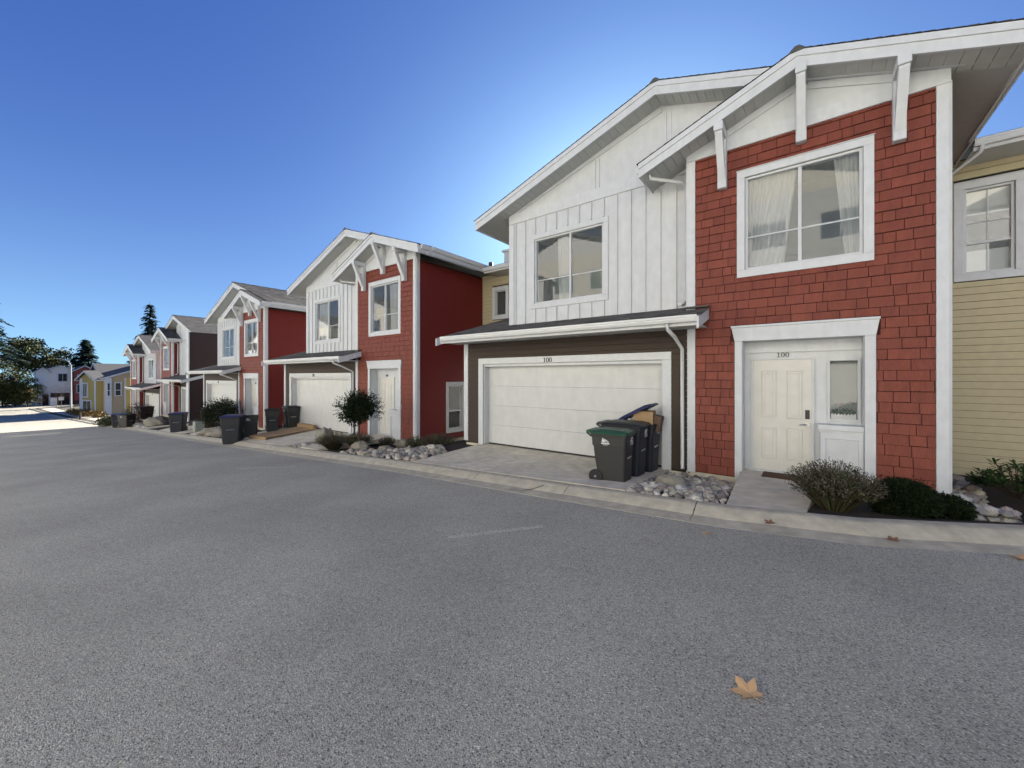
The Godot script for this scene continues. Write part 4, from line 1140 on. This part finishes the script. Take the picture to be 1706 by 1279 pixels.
func rrect(hx: float, hz: float, r: float, y: float, ox := 0.0) -> Array:
	var p := []
	for c in [[1, 1, 0.0], [-1, 1, 0.5], [-1, -1, 1.0], [1, -1, 1.5]]:
		for k in 4:
			var a: float = PI * (c[2] + k / 6.0)
			p.append(Vector3(ox + c[0] * (hx - r) + cos(a) * r, y, c[1] * (hz - r) + sin(a) * r))
	return p

func loft(b: Mb, rings: Array, cap_lo := true, cap_hi := true):
	for i in rings.size() - 1:
		var n: int = rings[i].size()
		for k in n:
			var l := (k + 1) % n
			b.q(rings[i][k], rings[i + 1][k], rings[i + 1][l], rings[i][l])
	for e in [[0, cap_lo], [rings.size() - 1, cap_hi]]:
		if e[1]:
			var r: Array = rings[e[0]]
			for k in range(1, r.size() - 1):
				if e[0] == 0: b.t(r[0], r[k], r[k + 1])
				else: b.t(r[0], r[k + 1], r[k])

func bin(label: String, at: Vector3, turn: float, h: float, L: float, W: float, body: Material, lid: Material, open := 0.0, number := "", decal := true) -> Node3D:
	# front faces +x, wheels and handle at -x
	var t := thing("wheelie_bin", label, "bin", at, turn, "wheeled bins put out along the lane")
	var b := Mb.new()
	loft(b, [rrect(L * 0.37, W * 0.40, 0.05, 0.03, 0.03), rrect(L * 0.38, W * 0.41, 0.05, 0.10, 0.03), rrect(L * 0.455, W * 0.465, 0.05, h * 0.70), rrect(L * 0.475, W * 0.485, 0.05, h * 0.705), rrect(L * 0.485, W * 0.49, 0.05, h * 0.88), rrect(L * 0.51, W * 0.515, 0.05, h * 0.885), rrect(L * 0.515, W * 0.52, 0.05, h * 0.93), rrect(L * 0.46, W * 0.46, 0.05, h * 0.93), rrect(L * 0.35, W * 0.38, 0.05, 0.12, 0.03)], true, true)
	part("body", b, body, t)
	# side foot and wheel arch
	var ft := Mb.new(); ft.box(L * 0.12, L * 0.40, 0.0, 0.06, -W * 0.36, W * 0.36); part("foot", ft, body, t)
	var rail := Mb.new(); rail.tube([Vector3(L * 0.44, h * 0.50, -W * 0.2), Vector3(L * 0.46, h * 0.50, W * 0.2)], 0.014, 6); part("catch_bar", rail, M.metal, t)
	var rec := Mb.new(); rec.cbox(-W * 0.24, W * 0.24, h * 0.2, h * 0.66, 0.0, 0.02); 
	var rm := part("recess", rec, M.black, t); rm.transform = Transform3D(Basis.from_euler(Vector3(-0.075, 0, 0)).rotated(Vector3.UP, PI / 2), Vector3(L * 0.385, 0.02, 0))
	for s in [-1, 1]:
		var w := Mb.new()
		w.tube([Vector3(-L * 0.37, 0.125, s * (W * 0.37)), Vector3(-L * 0.37, 0.125, s * (W * 0.37 + 0.055))], 0.125, 18)
		var wn := part("wheel", w, M.black, t)
		var hb := Mb.new(); hb.tube([Vector3(-L * 0.37, 0.125, s * (W * 0.37 + 0.05)), Vector3(-L * 0.37, 0.125, s * (W * 0.37 + 0.062))], 0.022, 8)
		hb.tube([Vector3(-L * 0.37, 0.125, s * (W * 0.37 + 0.05)), Vector3(-L * 0.37, 0.125, s * (W * 0.37 + 0.058))], 0.014, 8)
		part("hub", hb, M.metal, wn)
	var hd := Mb.new(); hd.tube([Vector3(-L * 0.5, h * 0.86, -W * 0.4), Vector3(-L * 0.64, h * 0.93, -W * 0.4), Vector3(-L * 0.64, h * 0.93, W * 0.4), Vector3(-L * 0.5, h * 0.86, W * 0.4)], 0.018, 7); part("handle", hd, body, t)
	# lid, hinged at the back
	var l := Mb.new()
	var up := []
	for e in [[0.53, 0.53, 0.0], [0.535, 0.535, 0.025], [0.50, 0.50, 0.05], [0.36, 0.36, 0.075]]:
		up.append(rrect(L * e[0], W * e[1], 0.06, e[2], L * 0.5))
	loft(l, up)
	l.box(-0.09, 0.02, 0.0, 0.05, -W * 0.46, W * 0.46)
	l.cbox(L * 0.30, L * 0.52, 0.05, 0.07, -W * 0.3, W * 0.3, 0.01)
	var ld := part("lid", l, lid, t)
	ld.transform = Transform3D(Basis(Vector3(0, 0, 1), open), Vector3(-L * 0.5, h * 0.925, 0))
	if decal:
		var d := Mb.new(); var z := W * 0.485 + 0.004
		d.poly(pv([-0.07, h * 0.78, 0.01, h * 0.78, -0.055, h * 0.86]), 0, 0.002)
		d.box(0.02, 0.06, h * 0.78, h * 0.795, 0, 0.002); d.poly(pv([0.0, h * 0.80, 0.05, h * 0.80, -0.03, h * 0.845]), 0, 0.002)
		d.box(-0.08, 0.07, h * 0.745, h * 0.768, 0, 0.002); d.box(-0.05, 0.04, h * 0.725, h * 0.732, 0, 0.002)
		var dn := part("logo", d, M.decal, t); dn.transform = Transform3D(Basis(), Vector3(-0.05, 0, z - 0.001))
	if number:
		var tm := TextMesh.new(); var f := SystemFont.new(); f.font_names = PackedStringArray(["Droid Sans"])
		tm.font = f; tm.text = number; tm.font_size = 32; tm.pixel_size = 0.075 / 23.0; tm.depth = 0.002
		var o := part("painted_number", tm, M.decal, t); o.transform = Transform3D(Basis(Vector3.UP, PI / 2), Vector3(L * 0.487, h * 0.76, -W * 0.1))
		var sw := Mb.new()
		var pts := []
		for k in 9: pts.append(Vector3(L * 0.49, h * 0.83 + 0.035 * sin(k * 0.9), -W * 0.1 - 0.05 * cos(k * 0.75)))
		sw.tube(pts, 0.006, 4); part("chalk_scrawl", sw, M.decal, t)
	return t

func fallen_leaf(at: Vector3, turn: float, s: float, label: String, m: Material):
	var b := Mb.new()
	var rim := []
	var out := [0.0, 1.0, 14, 0.78, 30, 0.50, 44, 0.74, 56, 0.98, 70, 0.72, 90, 0.46, 112, 0.66, 132, 0.52, 160, 0.34, 190, 0.30, 222, 0.42, 246, 0.70, 262, 0.50, 282, 0.62, 300, 0.95, 312, 0.66, 332, 0.52, 346, 0.80]
	for i in range(0, out.size(), 2):
		var a := deg_to_rad(out[i]); var r: float = out[i + 1] * s
		rim.append(Vector3(cos(a) * r, 0.010 + 0.20 * r * r / s * (0.6 + 0.5 * sin(a)) + 0.10 * s * sin(a * 2.0 + 0.5) * r / s, sin(a) * r))
	for i in rim.size():
		b.t(Vector3(0, 0.01, 0), rim[i], rim[(i + 1) % rim.size()])
		b.t(Vector3(0, 0.008, 0), rim[(i + 1) % rim.size()] - Vector3(0, 0.002, 0), rim[i] - Vector3(0, 0.002, 0))
	b.tube([Vector3(0, 0.01, 0), Vector3(-s * 0.4, 0.012, 0.02 * s), Vector3(-s * 0.8, 0.02, 0.1 * s)], 0.0015, 4)
	solo("fallen_leaf", b, m, label, "leaf", at, turn)

func small_things():
	# bins by the nearest garage
	bin("dark grey wheeled bin with green lid, nearest of the three by garage 100", Vector3(-2.83, cy(-2.83) - 0.09, 1.66), 0.06, 0.97, 0.66, 0.52, M.bin, M.lid_green, 0.0, "100")
	bin("black wheeled bin with closed black lid, between the green lidded and the overfull bin", Vector3(-2.86, -0.19, 0.98), 0.03, 1.07, 0.78, 0.58, M.bin_blue, M.lid_black, 0.0, "100", false)
	var bb := bin("overfull wheeled bin with blue lid propped open by a box, against garage door 100", Vector3(-2.80, -0.20, 0.33), 0.0, 1.07, 0.76, 0.58, M.bin_blue, M.lid_blue, 0.50, "100", false)
	var cb := Mb.new(); cb.box(-0.14, 0.24, -0.12, 0.2, -0.2, 0.2)
	solo("cardboard_box", cb, M.cardboard, "brown cardboard box sticking out of the blue lidded bin", "box", bb.position + Vector3(0.06, 1.04, 0.02), 0.15)
	var c2 := Mb.new(); c2.box(-0.07, 0.07, -0.2, 0.12, -0.15, 0.15)
	var c2o := solo("cardboard_box", c2, M.cardboard_dark, "dark folded carton in the overfull bin, behind the brown box", "box", bb.position + Vector3(0.37, 1.03, -0.02), 0.1); c2o.rotation.z = -0.2
	var pb := Mb.new()
	var g := RandomNumberGenerator.new(); g.seed = 9
	for i in 16: pb.ellipsoid(Vector3(-0.22 + 0.02 * i + g.randf_range(-0.03, 0.03), g.randf_range(0.0, 0.05), g.randf_range(0.05, 0.2)), Vector3.ONE * g.randf_range(0.02, 0.045), 6, 4, 0.6, i)
	solo("paper_scraps", pb, M.paper, "crumpled white paper under the raised blue lid", "paper", bb.position + Vector3(0.0, 1.0, 0.02))
	# further along the lane
	bin("black wheeled bin with closed lid, left of two by garage 99", Vector3(-19.5, cy(-19.5) + 0.16, 0.85), -0.35, 1.02, 0.72, 0.58, M.bin, M.lid_black)
	bin("black wheeled bin with closed lid, right of two by garage 99", Vector3(-19.35, cy(-19.5) + 0.26, 0.1), -0.1, 1.02, 0.70, 0.56, M.bin, M.lid_black)
	bin("tall wheeled bin with a dark blue lid, at the curb by house 98", Vector3(-18.2, road_y(-18.2, 2.95) + 0.05, 2.80), -0.5, 1.12, 0.86, 0.66, M.bin_blue, M.lid_blue)
	bin("black wheeled bin with its narrow blue lid thrown up, behind the tall blue lidded bin", Vector3(-18.75, cy(-18.75) + 0.05, 2.0), 1.2, 0.98, 0.6, 0.5, M.bin, M.lid_blue, 1.6)
	bin("navy wheeled bin with blue lid, left of the dark round bush", Vector3(-27.9, cy(-27.9) + 0.02, 2.35), -0.5, 1.08, 0.85, 0.66, M.bin_blue, M.lid_blue)
	bin("brown black wheeled bin half hidden by the dark round bush", Vector3(-27.3, cy(-27.3) + 0.15, 1.2), -0.3, 1.1, 0.8, 0.6, M.bin_brown, M.lid_black)
	bin("black wheeled bin against the garage door of the second house from the end", Vector3(-44.5, -1.85, 0.9), 0.1, 1.12, 1.1, 0.9, M.bin, M.lid_black)
	bin("navy wheeled bin at the curb, farthest one from the camera", Vector3(-44.0, cy(-44.0) - 0.02, 2.55), -0.4, 1.1, 0.9, 0.7, M.bin_blue, M.lid_blue)
	bin("tilted black bin at the curb beside the farthest navy one", Vector3(-41.5, cy(-41.5) - 0.02, 2.45), 0.5, 1.05, 0.9, 0.7, M.bin, M.lid_black)
	# flattened carton on the drive
	var fb := Mb.new()
	var fl := [Vector3(-18.25, 0, 2.15), Vector3(-16.9, 0, 2.05), Vector3(-17.2, 0, 0.1), Vector3(-18.6, 0, 0.15)]
	var yy := [cy(-18.2) + 0.17, cy(-17) + 0.13, -0.55, -0.53]
	var lo := []; var hi := []
	for i in 4:
		lo.append(Vector3(fl[i].x, yy[i] - 0.03, fl[i].z)); hi.append(Vector3(fl[i].x, yy[i], fl[i].z))
	fb.hexa(lo + hi)
	fb.hexa([Vector3(-18.25, yy[0] - 0.15, 2.2), Vector3(-16.95, yy[1] - 0.13, 2.1), Vector3(-16.95, yy[1] - 0.13, 2.06), Vector3(-18.25, yy[0] - 0.15, 2.16), Vector3(-18.25, yy[0], 2.2), Vector3(-16.9, yy[1], 2.1), Vector3(-16.9, yy[1], 2.06), Vector3(-18.25, yy[0], 2.16)])
	fb.hexa([Vector3(-18.6, -0.56, 0.16), Vector3(-17.2, -0.58, 0.11), Vector3(-17.2, -0.58, -0.05), Vector3(-18.6, -0.56, -0.05), Vector3(-18.6, -0.40, 0.16), Vector3(-17.2, -0.38, 0.11), Vector3(-17.3, -0.38, -0.05), Vector3(-18.6, -0.40, -0.05)])
	solo("flattened_carton", fb, M.cardboard, "large flattened brown cardboard carton lying on the drive beside the two black bins", "carton", Vector3.ZERO)
	# door mat, planter in the sidelight
	var mt := Mb.new(); mt.hexa([Vector3(-0.66, 0, 0.5), Vector3(0.05, 0, 0.5), Vector3(0.05, 0, 0.05), Vector3(-0.66, 0, 0.05), Vector3(-0.65, 0.015, 0.49), Vector3(0.04, 0.015, 0.49), Vector3(0.04, 0.015, 0.06), Vector3(-0.65, 0.015, 0.06)])
	solo("door_mat", mt, M.mat, "brown coir door mat in front of the white door", "mat", Vector3(0, -0.022, -0.22))
	var pl := thing("flower_planter", "small white picket planter with dried flowers behind the sidelight glass", "planter", Vector3(0.49, 1.02, -0.40))
	for i in 8:
		var pk := Mb.new(); var x := -0.15 + i * 0.043
		pk.poly(pv([x - 0.013, 0, x + 0.013, 0, x + 0.013, 0.075, x, 0.09, x - 0.013, 0.075]), 0.03, 0.038); part("picket", pk, M.planter_white, pl)
	var bx := Mb.new(); bx.box(-0.165, 0.165, 0.0, 0.02, 0.02, 0.03); bx.box(-0.165, 0.165, 0.05, 0.065, 0.02, 0.03); bx.box(-0.165, 0.165, 0, 0.06, -0.06, 0.015); part("trough", bx, M.planter_white, pl)
	var fg := RandomNumberGenerator.new(); fg.seed = 3
	var gf := Mb.new(); leaf_cloud(gf, Vector3(0, 0.11, 0), Vector3(0.16, 0.05, 0.04), 260, 0.035, 0.02, 2, fg, 0.2); part("greenery", gf, M.foliage, pl)
	for i in 6:
		var x := -0.11 + i * 0.05 + fg.randf_range(-0.01, 0.01); var y := fg.randf_range(0.22, 0.31)
		var fs := Mb.new(); fs.tube([Vector3(x, 0.1, 0), Vector3(x + 0.01, y, 0)], 0.003, 4); part("flower_stem", fs, M.green_box, pl)
		var fh := Mb.new(); fh.ellipsoid(Vector3(x + 0.01, y, 0), Vector3(0.025, 0.015, 0.02), 7, 4, 0.4, i); part("flower_head", fh, M.flower if i % 3 else M.black, pl)
	# far street furniture
	var lp := thing("street_lamp", "tall white lamp post with curved arm before the end houses", "street lamp", Vector3(-132.4, -5.25, -1.65))
	var po := Mb.new(); po.tube([Vector3.ZERO, Vector3(0, 4, 0), Vector3(0, 9.6, 0)], 0.17, 8, 0.11); part("post", po, M.pole, lp)
	var ar := Mb.new(); ar.tube([Vector3(0, 9.5, 0), Vector3(-0.1, 10.2, 0.3), Vector3(-0.3, 10.8, 0.9), Vector3(-0.4, 11.0, 1.6)], 0.09, 6, 0.06); part("arm", ar, M.pole, lp)
	var hdm := Mb.new(); hdm.box(-0.55, -0.25, 10.92, 11.05, 1.4, 2.2); part("lamp_head", hdm, M.pole, lp)
	var sg := thing("notice_board", "white two panel notice board under the dark tree at the lane end", "sign", Vector3(-135.5, -5.2, 0.7))
	for y in [[1.1, 2.2], [0.2, 1.05]]:
		var sb := Mb.new(); sb.box(0.0, 0.06, y[0], y[1], -0.5, 0.5); part("panel", sb, M.planter_white, sg)
	var sp := Mb.new(); sp.box(-0.08, -0.01, 0, 2.2, -0.45, -0.38); sp.box(-0.08, -0.01, 0, 2.2, 0.38, 0.45); part("post", sp, M.pole, sg, false, "stuff")
	var s2 := thing("street_sign", "small white sign on a thin dark post at the far curb", "sign", Vector3(-124.0, -5.2, 0.35))
	var s2p := Mb.new(); s2p.tube([Vector3.ZERO, Vector3(0, 3.0, 0)], 0.05, 6); part("post", s2p, M.brown_dark, s2)
	var s2b := Mb.new(); s2b.box(0.05, 0.09, 2.0, 2.7, -0.38, 0.38); part("panel", s2b, M.planter_white, s2)
	var bo := Mb.new(); bo.tube([Vector3.ZERO, Vector3(0, 0.9, 0), Vector3(0, 1.0, 0)], 0.12, 8)
	solo("bollard", bo, M.brown_dark, "short dark bollard beside the far sidewalk", "bollard", Vector3(-86.0, -4.62, 1.0))
	var ub := Mb.new(); ub.cbox(-0.2, 0.2, 0.0, 0.55, -0.2, 0.2, 0.02)
	solo("utility_box", ub, M.green_box, "small pale green utility box at the foot of the dark round bush", "box", Vector3(-25.3, cy(-25.3) + 0.05, 2.1))
	var yd := thing("yard_sign", "little white yard sign beside the tall blue bin", "sign", Vector3(-19.9, cy(-19.9) + 0.05, 2.35), -0.5)
	var ys := Mb.new(); ys.box(-0.02, 0.0, 0.35, 0.75, -0.2, 0.2); part("panel", ys, M.planter_white, yd)
	var yp := Mb.new(); yp.tube([Vector3(-0.03, 0, 0), Vector3(-0.03, 0.6, 0)], 0.012, 5); part("post", yp, M.metal, yd)
	# leaves on the lane
	fallen_leaf(Vector3(-0.26, road_y(-0.26, 5.91) + 0.002, 5.91), 2.4, 0.105, "tan maple leaf lying alone on the asphalt in the foreground", M.leaf_tan)
	fallen_leaf(Vector3(-0.95, road_y(-0.95, 3.45) + 0.002, 3.45), 0.2, 0.07, "small tan leaf on the asphalt near the curb by the door", M.leaf_tan)
	fallen_leaf(Vector3(1.60, road_y(1.6, 2.6) + 0.01, 2.62), 1.2, 0.09, "pale leaf in the gutter, nearest the right end of the curb", M.leaf_tan)
	fallen_leaf(Vector3(0.72, cy(0.72) - 0.06, 2.75), 2.0, 0.08, "brown leaf in the gutter below the low dark shrub", M.leaf_brown)
	fallen_leaf(Vector3(-0.35, cy(-0.35) - 0.03, 2.9), 2.6, 0.08, "brown leaf on the curb in front of the walkway", M.leaf_brown)
	fallen_leaf(Vector3(2.2, 0.05, 1.0), 0.9, 0.10, "orange brown leaf on the dark soil beside the laurel", M.leaf_tan)

func planting():
	stone_bed(pv([-2.26, 0.08, -1.15, 0.08, -1.05, 0.2, -0.93, 2.45, -2.3, 2.45, -2.26, 1.5]), 330, 300, 41, 0.04, 0.115)
	stone_bed(pv([-8.3, 2.3, -10.9, 2.35, -11.1, 1.7, -9.9, 0.7, -8.6, 0.5, -7.75, 1.2, -7.72, 2.3]), 330, 300, 42, 0.05, 0.13)
	stone_bed(pv([-14.2, 2.4, -13.25, 2.4, -13.25, 1.2, -14.2, 1.3]), 80, 80, 43, 0.04, 0.11)
	stone_bed(pv([1.72, 0.1, 2.15, -0.6, 2.3, -1.4, 1.75, -2.8]), 90, 90, 44, 0.06, 0.14)
	stone_bed(pv([1.62, 1.05, 1.72, 0.1, 2.1, 0.0, 2.1, 0.75]), 45, 45, 45, 0.06, 0.12)
	stone_bed(pv([-24.2, 2.3, -23.0, 2.4, -22.0, 1.6, -20.5, 2.4, -20.6, 1.4, -24.0, 1.2]), 90, 90, 46, 0.06, 0.2)
	stone_bed(pv([-42.0, 2.2, -37.0, 2.3, -37.0, 1.2, -42.0, 1.0]), 60, 60, 47, 0.1, 0.3)
	boulder(Vector3(-1.86, -0.06, 1.50), Vector3(0.25, 0.13, 0.16), "flat speckled granite boulder in the stones by garage 100", 51, 0.05)
	boulder(Vector3(-13.0, -0.35, 1.75), Vector3(0.30, 0.36, 0.26), "tall rounded grey boulder at the edge of driveway 99", 52, 0.4)
	boulder(Vector3(-10.9, -0.42, 1.72), Vector3(0.30, 0.17, 0.22), "broad pale boulder under the round standard tree", 53, 0.2)
	boulder(Vector3(-10.2, -0.48, 1.35), Vector3(0.24, 0.13, 0.18), "low tan boulder right of the broad pale one", 54, 1.0)
	boulder(Vector3(-10.6, -0.48, 0.35), Vector3(0.3, 0.15, 0.22), "flat boulder at the foot of the red corner of house 99", 55, 0.6)
	boulder(Vector3(-21.7, cy(-21.7) + 0.1, 2.2), Vector3(0.45, 0.25, 0.3), "pinkish boulder left of the tall blue bin", 56, 0.3)
	boulder(Vector3(-23.2, cy(-23.2) + 0.1, 2.1), Vector3(0.5, 0.22, 0.3), "grey boulder beside the small pale utility box", 57, 0.9)
	boulder(Vector3(-37.5, cy(-37.5) + 0.3, 1.6), Vector3(0.9, 0.4, 0.5), "long low rocks at the edge of the second last driveway", 58, 0.2)
	ball_tree(Vector3(-10.95, -0.6, 1.75), 1.36, 0.62, "round clipped standard tree in front of house 99", 61, 0, 5200)
	ball_tree(Vector3(-41.2, cy(-41.2), 1.8), 1.1, 0.85, "squat dark standard tree near the end of the row", 62, 7, 1600)
	ball_tree(Vector3(-24.9, cy(-24.9) + 0.05, 1.25), 0.95, 0.98, "big dark round bush between the navy and the tall blue bin", 63, 0, 6500)
	wispy(Vector3(-11.9, cy(-11.9) - 0.02, 2.05), 0.55, 0.55, "tawny heath shrub at the left of the stone bed of house 99", 71)
	wispy(Vector3(-11.35, cy(-11.35) - 0.02, 1.55), 0.5, 0.5, "tawny heath shrub around the trunk of the standard tree", 72)
	wispy(Vector3(-10.95, -0.62, 0.75), 0.3, 0.42, "small wiry shrub below the sidelight of house 99", 73, 350)
	wispy(Vector3(-9.85, -0.64, 0.45), 0.35, 0.55, "upright heath shrub at the corner board of house 99", 74, 500)
	wispy(Vector3(-9.15, -0.62, 0.15), 0.65, 0.62, "wide green heath shrub beneath the side window of house 99", 75, 1000)
	wispy(Vector3(0.27, -0.02, 1.74), 0.52, 0.66, "wispy dry shrub with seed heads beside the walkway", 76, 1500)
	mound(Vector3(0.98, -0.02, 1.42), Vector3(0.36, 0.36, 0.36), "dense dark rounded shrub under the red wall", 77, 0, 13000, 0.026, true)
	mound(Vector3(1.38, 0.0, 1.30), Vector3(0.24, 0.22, 0.24), "low dark shrub at the foot of the white corner board", 78, 0, 4000, 0.026, true)
	laurel(Vector3(2.55, -0.05, -0.9), "glossy green laurel at the right edge before the tan wall", 79)
	for i in 6:
		mound(Vector3(-50.5 - i * 1.1, cy(-50.5 - i * 1.1) + 0.02, 2.2 - 0.35 * (i % 3)), Vector3(0.9, 0.55 + 0.12 * (i % 3), 0.8), ["low grey green shrub at the curb, nearest to the farthest bins", "rounded dark shrub at the far curb beside the red row", "dark spreading shrub in the middle of the far curb bed", "olive shrub in front of the last red house", "dull green shrub at the end of the far curb bed", "small dark shrub where the far curb turns"][i], 80 + i, 0 if i % 2 else 1, 500, 0.14)
	for i in 5:
		mound(Vector3(-88.0 - i * 3.0, -4.6, -1.4 + 0.5 * i), Vector3(1.6, 0.75, 0.8), ["russet hedge plant below the mustard wall, nearest one", "russet hedge plant below the low window of the mustard house", "brown hedge plant midway along the far sidewalk", "rust red hedge plant near the lamp post end", "rust red hedge plant farthest along the sidewalk"][i], 90 + i, 5, 500, 0.22)
	ball_tree(Vector3(-128.3, -5.3, 0.4), 3.6, 2.2, "dark rounded young tree in front of the white end house", 64, 7, 1200)
	conifer(Vector3(-121.2, -5.0, -12.9), 24.0, 3.9, 0.2, "tall narrow conifer rising behind the red row", 101, 1.0, 0.8)
	conifer(Vector3(-190.0, -6.0, -9.2), 20.5, 7.0, 0.2, "broad dark conifer behind the grey roof at the lane end", 102, 1.2, 1.1)
	conifer(Vector3(-118.0, -5.0, 10.3), 24.0, 5.2, 0.42, "tall conifer with drooping boughs at the left edge", 103, 0.6, 0.9)
	conifer(Vector3(-140.0, -5.2, -12.3), 11.5, 1.6, 0.2, "small conifer top behind the last red house", 104, 1.0, 0.6)
	broadleaf(Vector3(-192.0, -6.0, 1.0), 21.5, 7.6, "large spreading green tree, some leaves turning, beside the white house", 111, 110, 60, 0.3, 0.18, 0.4)
	broadleaf(Vector3(-176.0, -6.0, 7.5), 14.0, 5.0, "open crowned green tree behind the hedge trees", 112, 60, 50, 0.3, 0.1, 0.3)
	for i in 4:
		broadleaf(Vector3(-149.0 + i * 1.2, -5.4, 9.4 - i * 1.75), 8.8 - 0.4 * i, 2.6, ["bushy green tree at the left edge of the far verge", "leafy green tree second along the far verge", "dense green tree midway along the far verge", "dark green tree against the white end house"][i], 120 + i, 120, 70, 0.3, 0.05, 0.0)

# ------------------------------------------------------------------ sky
func sky_color(d: Vector3, sun: Vector3) -> Color:
	var e := rad_to_deg(asin(clampf(d.y, 0.0, 1.0)))
	var k := exp(-(e - 5.0) / 11.0)
	var c := Vector3(0.02 + 0.275 * k, 0.08 + 0.485 * k, 0.30 + 0.62 * exp(-(e - 5.0) / 17.0))
	var away := rad_to_deg(acos(clampf(d.dot(sun), -1, 1)))
	c += Vector3(1.0, 1.5, 1.2) * 1.4 * exp(-away / 12.5) * exp(-maxf(e - 19.0, 0.0) / 30.0)
	c += Vector3(0.11, 0.22, 0.62) * exp(-away / 30.0)
	return Color(c.x, c.y, minf(c.z, 1.25))

func sky_image(sun: Vector3) -> ImageTexture:
	var w := 768; var h := 384
	var im := Image.create_empty(w, h, false, Image.FORMAT_RGBF)
	for j in h:
		var p := PI * (j + 0.5) / h
		for i in w:
			var a := TAU * (i + 0.5) / w
			im.set_pixel(i, j, sky_color(Vector3(sin(a) * sin(p), cos(p), -cos(a) * sin(p)), sun))
	return ImageTexture.create_from_image(im)

func _ready():
	# camera: level, looking down the row at the houses; the lens is shifted a little
	var cam := Camera3D.new()
	cam.name = "camera"
	cam.projection = Camera3D.PROJECTION_FRUSTUM
	cam.near = 0.05; cam.far = 900.0
	cam.size = 0.05 * 1279.0 / 650.0
	cam.frustum_offset = Vector2(0, -0.05 * 12.5 / 650.0)
	cam.position = Vector3(0, 1.75, 8.45)
	cam.rotation.y = deg_to_rad(37.147)
	add_child(cam)
	cam.current = true
	var az := deg_to_rad(-21.0); var el := deg_to_rad(19.0)
	var sun_dir := Vector3(sin(az) * cos(el), sin(el), -cos(az) * cos(el))
	var env := Environment.new()
	env.background_mode = Environment.BG_SKY
	var sky := Sky.new()
	var sm := PanoramaSkyMaterial.new()
	sm.panorama = sky_image(sun_dir)
	sm.energy_multiplier = 1.0
	sky.sky_material = sm
	env.sky = sky
	env.background_energy_multiplier = 0.208
	env.tonemap_mode = Environment.TONE_MAPPER_LINEAR
	env.tonemap_exposure = 4.85
	env.sdfgi_enabled = true; env.ssao_enabled = true; env.ssil_enabled = true
	var we := WorldEnvironment.new(); we.name = "world"; we.environment = env
	add_child(we)
	var sun := DirectionalLight3D.new()
	sun.name = "sun"
	sun.light_energy = 1.6; sun.light_angular_distance = 0.5
	sun.light_color = Color(1.0, 0.965, 0.91)
	sun.shadow_enabled = true
	sun.basis = Basis.looking_at(-sun_dir)
	add_child(sun)

	materials()
	land()
	var lab := ["red shingled townhouse with 100 above its door, nearest in the row", "red and white townhouse with 99 above its door, second in the row", "red and white townhouse third in the row, behind the two black bins", "red and white townhouse fourth in the row, with a dark brown end wall", "red and white townhouse at the far end of the row"]
	var h100 := house(Vector3.ZERO, false, {"label": lab[0], "detail": 2, "number": "100", "curtains": [[-0.55, -0.15, -0.9, -0.35], [-0.92, -0.55, -0.92, -0.80], [0.35, 0.72, 0.5, 0.72]], "upper_curtains": [[-5.3, -4.9, -5.25, -4.95]]})
	back_wing(h100, -10.38, -6.6, 3.0, 5.77, -9.62, -6.85, [-9.72, -9.18, 4.1, 5.08], true, {"slider": false, "trim": 0.13})
	var vt := nb(); vt.tube([Vector3(-10.2, 6.1, -3.6), Vector3(-10.2, 6.35, -3.6)], 0.09, 8); part("roof_vent", vt, M.black, h100)
	var ch := nb(); ch.box(-9.75, -9.0, 6.0, 6.75, -4.6, -3.9); ch.box(-9.82, -8.95, 6.75, 6.83, -4.67, -3.83); part("vent_housing", ch, M.white_board, h100)
	house(Vector3(-12.04, -0.37, 0.02), false, {"label": lab[1], "detail": 1, "number": "99", "side_window": true, "curtains": [[0.0, 0.7, 0.05, 0.7]], "upper_curtains": [[-5.85, -5.0, -5.8, -5.1]]})
	house(Vector3(-23.9, -0.77, 0.12), false, {"label": lab[2], "detail": 1, "number": "98", "curtains": [[0.0, 0.7, 0.05, 0.7]]})
	var h97 := house(Vector3(-42.77, -1.34, -0.1), true, {"label": lab[3], "detail": 0, "number": "97", "zg": -0.5, "zu": -0.42})
	var ww := nb(); ww.box(8.1, 8.4, -0.9, 6.2, -9.0, 0.45); part("party_wall", ww, M.brown_dark, h97)
	var wb := nb(); wb.cbox(7.98, 8.46, -0.9, 6.25, 0.45, 0.52); part("wall_end_board", wb, M.white_board, h97)
	house(Vector3(-55.09, -2.12, -0.06), true, {"label": lab[4], "detail": 0, "number": "96", "zg": -0.5, "zu": -0.42})
	tan_house()
	far_buildings()
	opposite(-72.0, "white house across the lane, at its far end", M.white, M.white, 11.8, 6)
	opposite(-58.0, "cream house across the lane, facing the last red house", M.pale_yellow, M.white, 11.8, 7)
	opposite(-44.0, "pale yellow house across the lane, third from the far end", M.pale_yellow, M.white, 11.8, 1)
	opposite(-30.0, "white house across the lane, facing number 98", M.white, M.white, 11.8, 2)
	opposite(-16.0, "pale yellow house across the lane, facing number 99", M.pale_yellow, M.white, 11.8, 3)
	opposite(-2.0, "cream white house across the lane, behind the viewer", M.white, M.pale_yellow, 11.8, 4)
	opposite(12.0, "pale yellow house across the lane, uphill end", M.pale_yellow, M.white, 11.8, 5)
	small_things()
	planting()
